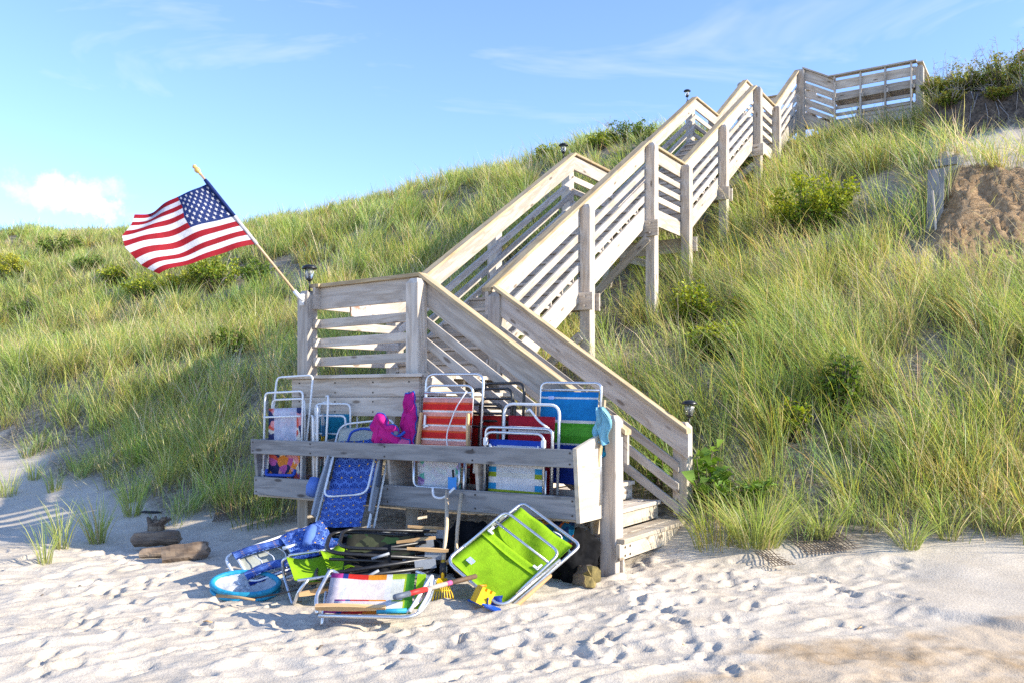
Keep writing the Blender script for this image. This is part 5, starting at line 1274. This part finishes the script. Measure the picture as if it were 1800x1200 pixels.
def log_obj(p, ax, L, ry, rz, label, seed, endmat, mat, n=14, square=False, hole=0):
    rs = np.random.default_rng(seed); M = frame(p, Vector(ax)); vs = []; fs = []; S = 10
    e = empty('log', p, label, 'log', 'logs and driftwood on the sand')
    prof = 1+rs.normal(0, .13, n)
    for i in range(S+1):
        for k in range(n):
            a = 2*math.pi*k/n; c, s = math.cos(a), math.sin(a)
            q = prof[k]*(1+.05*math.sin(i*1.3+k)+rs.normal(0, .02))
            if square: q *= 1/max(abs(c), abs(s))**.8*.88
            vs.append((L*(i/S-.5)+(rs.normal(0, .012) if i in (0, S) else 0), ry*c*q, rz*s*q))
    for i in range(S):
        for k in range(n): fs.append((i*n+k, i*n+(k+1) % n, (i+1)*n+(k+1) % n, (i+1)*n+k))
    me = mesh('bark', vs, fs, mat); fixn(me); link('bark', me, e, M)
    for s, i0 in ((-1, 0), (1, S*n)):
        ring = vs[i0:i0+n]; me = mesh('cut_end', [(sum(r[0] for r in ring)/n+s*.004, 0, 0)]+[(r[0], r[1]*.99, r[2]*.99) for r in ring], [(0, 1+k, 1+(k+1) % n) for k in range(n)], endmat); fixn(me); link('cut_end', me, e, M)
    return e
BARKG = wood('grey_split_log', (.36, .27, .19), (.25, .17, .11), (.08, .05, .035), (.26, .22, .18), .3, knots=False, gscale=.5, rough=.9)
ENDW = plain('log_end_grain', (.26, .19, .13), .9, 0, .25, .5, 60); ENDY = plain('yellow_log_end', (.20, .15, .05), .9, 0, .6, .8, 22)
pL = ray_ground(272, 962); log_obj(pL+Vector((0, .05, .085)), (1, .12, .05), .44, .085, .075, 'squared grey log lying rearmost of the three logs on the sand', 2, ENDW, BARKG, square=True)
pL = ray_ground(322, 985); log_obj(pL+Vector((0, .05, .075)), (1, .22, .10), .40, .085, .075, 'thick split log lying nearest of the three logs on the sand', 5, ENDW, BARKG)
pL = ray_ground(270, 980); log_obj(pL+Vector((0, .04, .04)), (1, .3, .02), .26, .055, .05, 'short dark log wedged between the other two', 9, ENDW, BARKG)
log_obj(Vector((.58, 7.10, .08)), (.35, -1, .25), .30, .075, .085, 'stubby log with a yellow cut face beside the front post', 12, ENDY, BARKG)
# driftwood root with a scrap of black net
pR = ray_ground(275, 930); RT = empty('driftwood_root', pR, 'twisted driftwood root standing behind the logs', 'driftwood')
g = Geo(); rs = random.Random(5)
for k in range(9):
    a = k*.7; top = pR+Vector((.13*math.cos(a)+.03, .07*math.sin(a), rs.uniform(.06, .15))); g.add(tube_geo([pR+Vector((.05*math.cos(a), .04*math.sin(a), -.04)), pR+Vector((.06*math.cos(a), .05*math.sin(a), .07)), top], .03, 7, rads=[.045, .035, .012]))
g.build('root', BARKG, RT)
g = Geo()
for k in range(9):
    t = k/8; g.add(tube_geo([pR+Vector((-.16+.2*t, -.06, .20+.01*math.sin(k))), pR+Vector((-.14+.18*t, .06, .17))], .003, 4)); g.add(tube_geo([pR+Vector((-.16, -.06+.12*t, .2)), pR+Vector((.05, -.05+.11*t, .19))], .003, 4))
g.build('net_scrap', BLACKR, RT)
# jute netting at the foot of the dune
JUTE = plain('jute_twine', (.15, .11, .075), .95, 0, .3)
def netting(px, py, w, d, label, seed, slope):
    p = ray_ground(px, py); g = Geo(); rs = random.Random(seed); a = .35
    def q(s, t):
        x = p.x+s*math.cos(a)-t*math.sin(a)*.6; y = p.y+s*math.sin(a)*.5+t; return Vector((x, y, gz(x, y)+.035+.03*math.sin(s*7+seed)*math.sin(t*9)))
    for i in range(int(w/.033)):
        s = -w/2+i*.033; g.add(tube_geo([q(s+rs.gauss(0, .004), t*d/6) for t in range(7)], .0045, 4))
    for j in range(int(d/.05)):
        t = j*.05; g.add(tube_geo([q(-w/2+k*w/12, t+rs.gauss(0, .004)) for k in range(13)], .0035, 4))
    o = g.build('jute_net', JUTE); setp(o, label, 'netting', 'scraps of jute netting'); return o
netting(1378, 1000, .22, .34, 'frayed edge of brown jute netting sticking out of the sand', 3, 0)
netting(1468, 975, .55, .38, 'sheet of brown jute netting under the right grass', 5, 0)
netting(420, 915, .6, .45, 'tangle of dead jute netting left of the bin legs', 8, 0)
# small sticks and weed on the sand
rs = random.Random(21)
for k in range(16):
    px = rs.choice((rs.uniform(20, 700), rs.uniform(900, 1780))); py = rs.uniform(1030, 1190); p = ray_ground(px, py); a = rs.uniform(0, 3.1); Ls = rs.uniform(.02, .07)
    o = Geo().add(tube_geo([p+Vector((0, 0, .006)), p+Vector((Ls*math.cos(a)*.6, Ls*math.sin(a)*.5, .016)), p+Vector((Ls*math.cos(a), Ls*math.sin(a), .010))], .005, 5, rads=[.005, .006, .003])).build('twig', rs.choice((BARK, BARK, WOODH))); setp(o, 'tiny dark twig washed up on the open sand', 'twig', 'twigs scattered on the sand')
# ------------------------------------------------------------------ lanterns
def lantern(p, h_stake, label, s=1.0):
    e = empty('solar_lantern', p, label, 'lantern', 'solar stake lanterns along the stairs'); M = Matrix.Translation(p)
    Geo().add(tube_geo([(0, 0, 0), (0, 0, h_stake)], .009*s, 8)).build('stake', BLACKM, e, M)
    z = h_stake
    Geo().add(lathe_geo([(.012, z-.02), (.036*s, z), (.036*s, z+.012)], 14)).build('base_cup', BLACKM, e, M)
    Geo().add(lathe_geo([(.034*s, z+.012), (.043*s, z+.11*s)], 14)).build('glass_housing', GLASSM, e, M)
    Geo().add(tube_geo([(0, 0, z+.015), (0, 0, z+.07*s)], .012*s, 8)).build('bulb', plain('frosted_bulb', (.75, .75, .72), .4), e, M)
    for k in range(6):
        a = k*math.pi/3; Geo().add(tube_geo([(.036*s*math.cos(a), .036*s*math.sin(a), z+.01), (.045*s*math.cos(a), .045*s*math.sin(a), z+.112*s)], .003*s, 5)).build('cage_bar', STEEL, e, M)
    Geo().add(lathe_geo([(.05*s, z+.108*s), (.078*s, z+.112*s), (.08*s, z+.12*s), (.065*s, z+.14*s), (.035*s, z+.152*s), (.005, z+.156*s)], 18)).build('cap', BLACKM, e, M)
m_, t_, p_, o_ = newmat('lantern_glass'); p_.inputs['Base Color'].default_value = (.85, .87, .86, 1); p_.inputs['Roughness'].default_value = .12; p_.inputs['Transmission Weight'].default_value = .85; p_.inputs['IOR'].default_value = 1.15
GLASSM = m_
def on_post(u, v, z): return W(u, v, z)
lantern(on_post(-3.47, -.02, D1+.87), .13, 'solar lantern on the landing post below the flag')
lantern(on_post(.10, 1.55, 1.22), .14, 'solar lantern behind the bottom right rail of the steps')
lantern(on_post(UF-.05, V1-.05, D2+RH-.08), .10, 'solar lantern on the far post of the second landing', .95)
lantern(on_post(UF-.05, V3-.05, D3+RH-.08), .10, 'solar lantern on the far post of the third landing', .95)
lantern(on_post(UJ+.0, 17.65, DB+RH-.05), .13, 'solar lantern on the top landing behind the bench', 1.1)
# ------------------------------------------------------------------ flag
FL = empty('flag', W(UF-.02, -.12, D1+.80), 'American flag on a wooden pole angled out from the landing post', 'flag')
pb = at(525, 521, 9.12); ptip = at(352, 306, 8.85)
d = (ptip-pb); Lp = d.length
Geo().add(tube_geo([pb, ptip], .0125, 10)).build('pole', plain('varnished_pole', (.60, .40, .23), .5, 0, .1), FL)
fi = frame(ptip, d.normalized()); Rf = fi @ Matrix.Rotation(math.pi/2, 4, 'Y')
Geo().add(lathe_geo([(.012, -.01), (.016, .0), (.012, .012), (.026, .03), (.030, .05), (.022, .068), (.016, .075), (.024, .085), (.018, .10), (.004, .108)], 14)).build('finial', plain('gold_finial', (.62, .40, .12), .4), FL, Rf)
g = Geo().add(tube_geo([pb-d.normalized()*.03, pb+d.normalized()*.07], .021, 12)).add(box_geo(pb+Vector((.02, .06, -.03)), .05, .02, .12)).add(tube_geo([pb-d.normalized()*.02+Vector((.0, 0, 0)), pb+Vector((.03, .06, -.03))], .018, 8)); g.build('bracket', WHITEM, FL)
# cloth: hoist along the pole, fly streaming to the left
h0 = pb.lerp(ptip, .435); h1 = pb.lerp(ptip, .925)      # lower and upper hoist corners
F0 = at(282, 485, 8.55); F1 = at(236, 388, 8.45)           # fly corners (bottom, top)
F_END = [(.0, at(282, 485, 8.55)), (.22, at(250, 468, 8.5)), (.45, at(222, 438, 8.45)), (.62, at(217, 418, 8.5)), (.78, at(232, 398, 8.62)), (1.0, at(238, 380, 8.8))]
def fly(b):
    for (b0, p0), (b1, p1) in zip(F_END, F_END[1:]):
        if b <= b1+1e-6: t = (b-b0)/(b1-b0); return p0.lerp(p1, t)
def flagpt(a, b, off=0.0):
    """a 0 hoist..1 fly, b 0 bottom..1 top"""
    P = h0.lerp(h1, b); Q = fly(b); mid = P.lerp(Q, .5)+Vector((.0, 0, .045-.05*b))
    p = P*(1-a)**2*1.0 + mid*2*a*(1-a) + Q*a*a
    wv = a**.7*(.045*math.sin(a*8.5-2.2*b+.4)+.025*math.sin(a*15+5*b)+.02*math.sin(b*9+a*3))
    p = p+Vector((.1*wv, -wv, .25*wv))
    return p
def flagn(a, b):
    e = .01; du = flagpt(min(a+e, 1), b)-flagpt(max(a-e, 0), b); dv = flagpt(a, min(b+e, .9999))-flagpt(a, max(b-e, 0)); return du.cross(dv).normalized()
RED_ = cloth('flag_red', (.33, .010, .022), .3); WHT_ = cloth('flag_white', (.72, .72, .76), .35); BLU_ = cloth('flag_blue', (.012, .03, .14), .25)
NA, per = 48, 3; NB = 13*per; vs = []; fs = []; mi = []
for s in (-1, 1):
    for j in range(NB+1):
        for i in range(NA+1): vs.append(flagpt(i/NA, j/NB)+flagn(i/NA, j/NB)*.0012*s)
q = (NA+1)*(NB+1)
for j in range(NB):
    for i in range(NA):
        k = j*(NA+1)+i; st = j//per; c_ = 0 if st % 2 == 0 else 1
        if st >= 6 and i < int(NA*.42): c_ = 2
        fs.append((k, k+1, k+NA+2, k+NA+1)); fs.append((q+k, q+k+NA+1, q+k+NA+2, q+k+1)); mi += [c_, c_]
me = mesh('cloth', vs, fs, [RED_, WHT_, BLU_], True); me.polygons.foreach_set('material_index', mi); cl_ = link('cloth', me, FL)
Geo().add(tube_geo([pb.lerp(ptip, t) for t in (.43, .6, .8, .93)], .019, 8)).build('hoist_sleeve', WHT_, FL)
Geo().add(tube_geo([pb.lerp(ptip, t) for t in (.66, .8, .93, .955)], .0198, 8, rads=[.0198, .0198, .0205, .016])).build('sleeve_top', BLU_, FL)
for row in range(9):
    cnt = 6 if row % 2 == 0 else 5
    for s_ in range(cnt):
        a0 = (.42*((s_*2+1+(0 if row % 2 == 0 else 1))/12.0)); b0 = 6/13+(7/13)*((9-row)/10.0); r = .0165
        vs = []; n_ = flagn(a0, b0)
        for side in (-1, 1):
            vs.append(flagpt(a0, b0)+n_*.004*side)
            for k in range(10):
                an = math.pi/2+k*math.pi/5; rr = 1.0 if k % 2 == 0 else .40
                aa = a0+rr*r*math.cos(an)*1.0/1.05*1.08; bb2 = b0+rr*r*math.sin(an)*2.05
                vs.append(flagpt(max(aa, 0), min(bb2, .999))+n_*.004*side)
        fs = [(0, 1+k, 1+(k+1) % 10) for k in range(10)]+[(11, 12+(k+1) % 10, 12+k) for k in range(10)]
        link('star', mesh('star', vs, fs, WHT_), cl_)
# ------------------------------------------------------------------ sign on the landing rail, coil of rope, boards by the scarp
m_, t_, p_, o_ = newmat('stained_white_sign'); l_ = t_.links.new
tc_ = N(t_, 'ShaderNodeTexCoord'); n_ = N(t_, 'ShaderNodeTexNoise', i_Scale=9.0, i_Detail=5.0); l_(tc_.outputs['Object'], n_.inputs['Vector'])
rp_ = ramp(t_, [(.40, (.30, .16, .10)), (.5, (.46, .42, .40)), (.65, (.52, .51, .52))]); l_(n_.outputs['Fac'], rp_.inputs[0])
wv_ = N(t_, 'ShaderNodeTexWave', i_Scale=22.0, bands_direction='Z'); l_(tc_.outputs['Object'], wv_.inputs['Vector']); ms_ = N(t_, 'ShaderNodeMapRange', i_1=.8, i_2=.95, i_3=0.0, i_4=.35); l_(wv_.outputs['Fac'], ms_.inputs[0])
xx_ = N(t_, 'ShaderNodeMix', data_type='RGBA'); l_(ms_.outputs[0], xx_.inputs['Factor']); l_(rp_.outputs[0], xx_.inputs[6]); xx_.inputs[7].default_value = (.3, .2, .16, 1); l_(xx_.outputs[2], p_.inputs['Base Color'])
Ms = frame(W(UF+OFF+.03, .70, ztop1-.24), VE2, -VE1)
o = link('sign_board', mesh('sign_board', *box_geo((0, 0, 0), .34, .008, .15), m_), None, Ms); setp(o, 'small stained white sign on the inside of the landing rail', 'sign')
WB = empty('scarp_revetment', gW(1.5, 8.6), 'grey weathered plywood boards holding the edge of the brown scarp', 'retaining wall')
for i, (uu, zz, hh_) in enumerate(((1.50, 4.42, 1.45),)):
    board('panel', W(uu, 8.42+.05*i, zz-hh_*.5), W(uu+.02, 8.60+.05*i, zz+hh_*.5), VE1, .24, .028, WOODG, WB, up=VE2)
board('stake', W(1.62, 8.1, 3.5), W(1.50, 8.3, 4.75), VE1, .03, .035, WOOD, WB, up=VE2)
board('cap_timber', W(1.40, 9.5, 5.45), W(1.75, 9.35, 5.42), VE2, .10, .12, WOODG, WB)
# roots on the bank under the bushes
RO = empty('root_tangle', gW(2.2, 13.3), 'tangle of thin grey roots hanging out of the dark bank under the thicket', 'roots')
rs = random.Random(31)
for k in range(18):
    u = rs.uniform(1.0, 4.2); v = rs.uniform(13.25, 13.55); p = gW(u, v, .02); q = gW(u+rs.uniform(-.25, .25), v-rs.uniform(.12, .3), .0); m1 = p.lerp(q, .5)+Vector((rs.gauss(0, .04), -.04, .0))
    o = Geo().add(tube_geo([p, m1, q], .01, 5, rads=[.010, .007, .003])).build('root', GREYB, RO)
# red reflector on the ridge
p = ray_ground(1036, 258); RF = empty('reflector_stake', p, 'small red round reflector on a stake on the ridge', 'reflector')
Geo().add(tube_geo([p, p+Vector((0, 0, .42))], .008, 6)).build('stake', STEEL, RF); Geo().add(tube_geo([p+Vector((0, -.01, .46)), p+Vector((0, .01, .46))], .05, 14)).build('disc', REDP, RF)
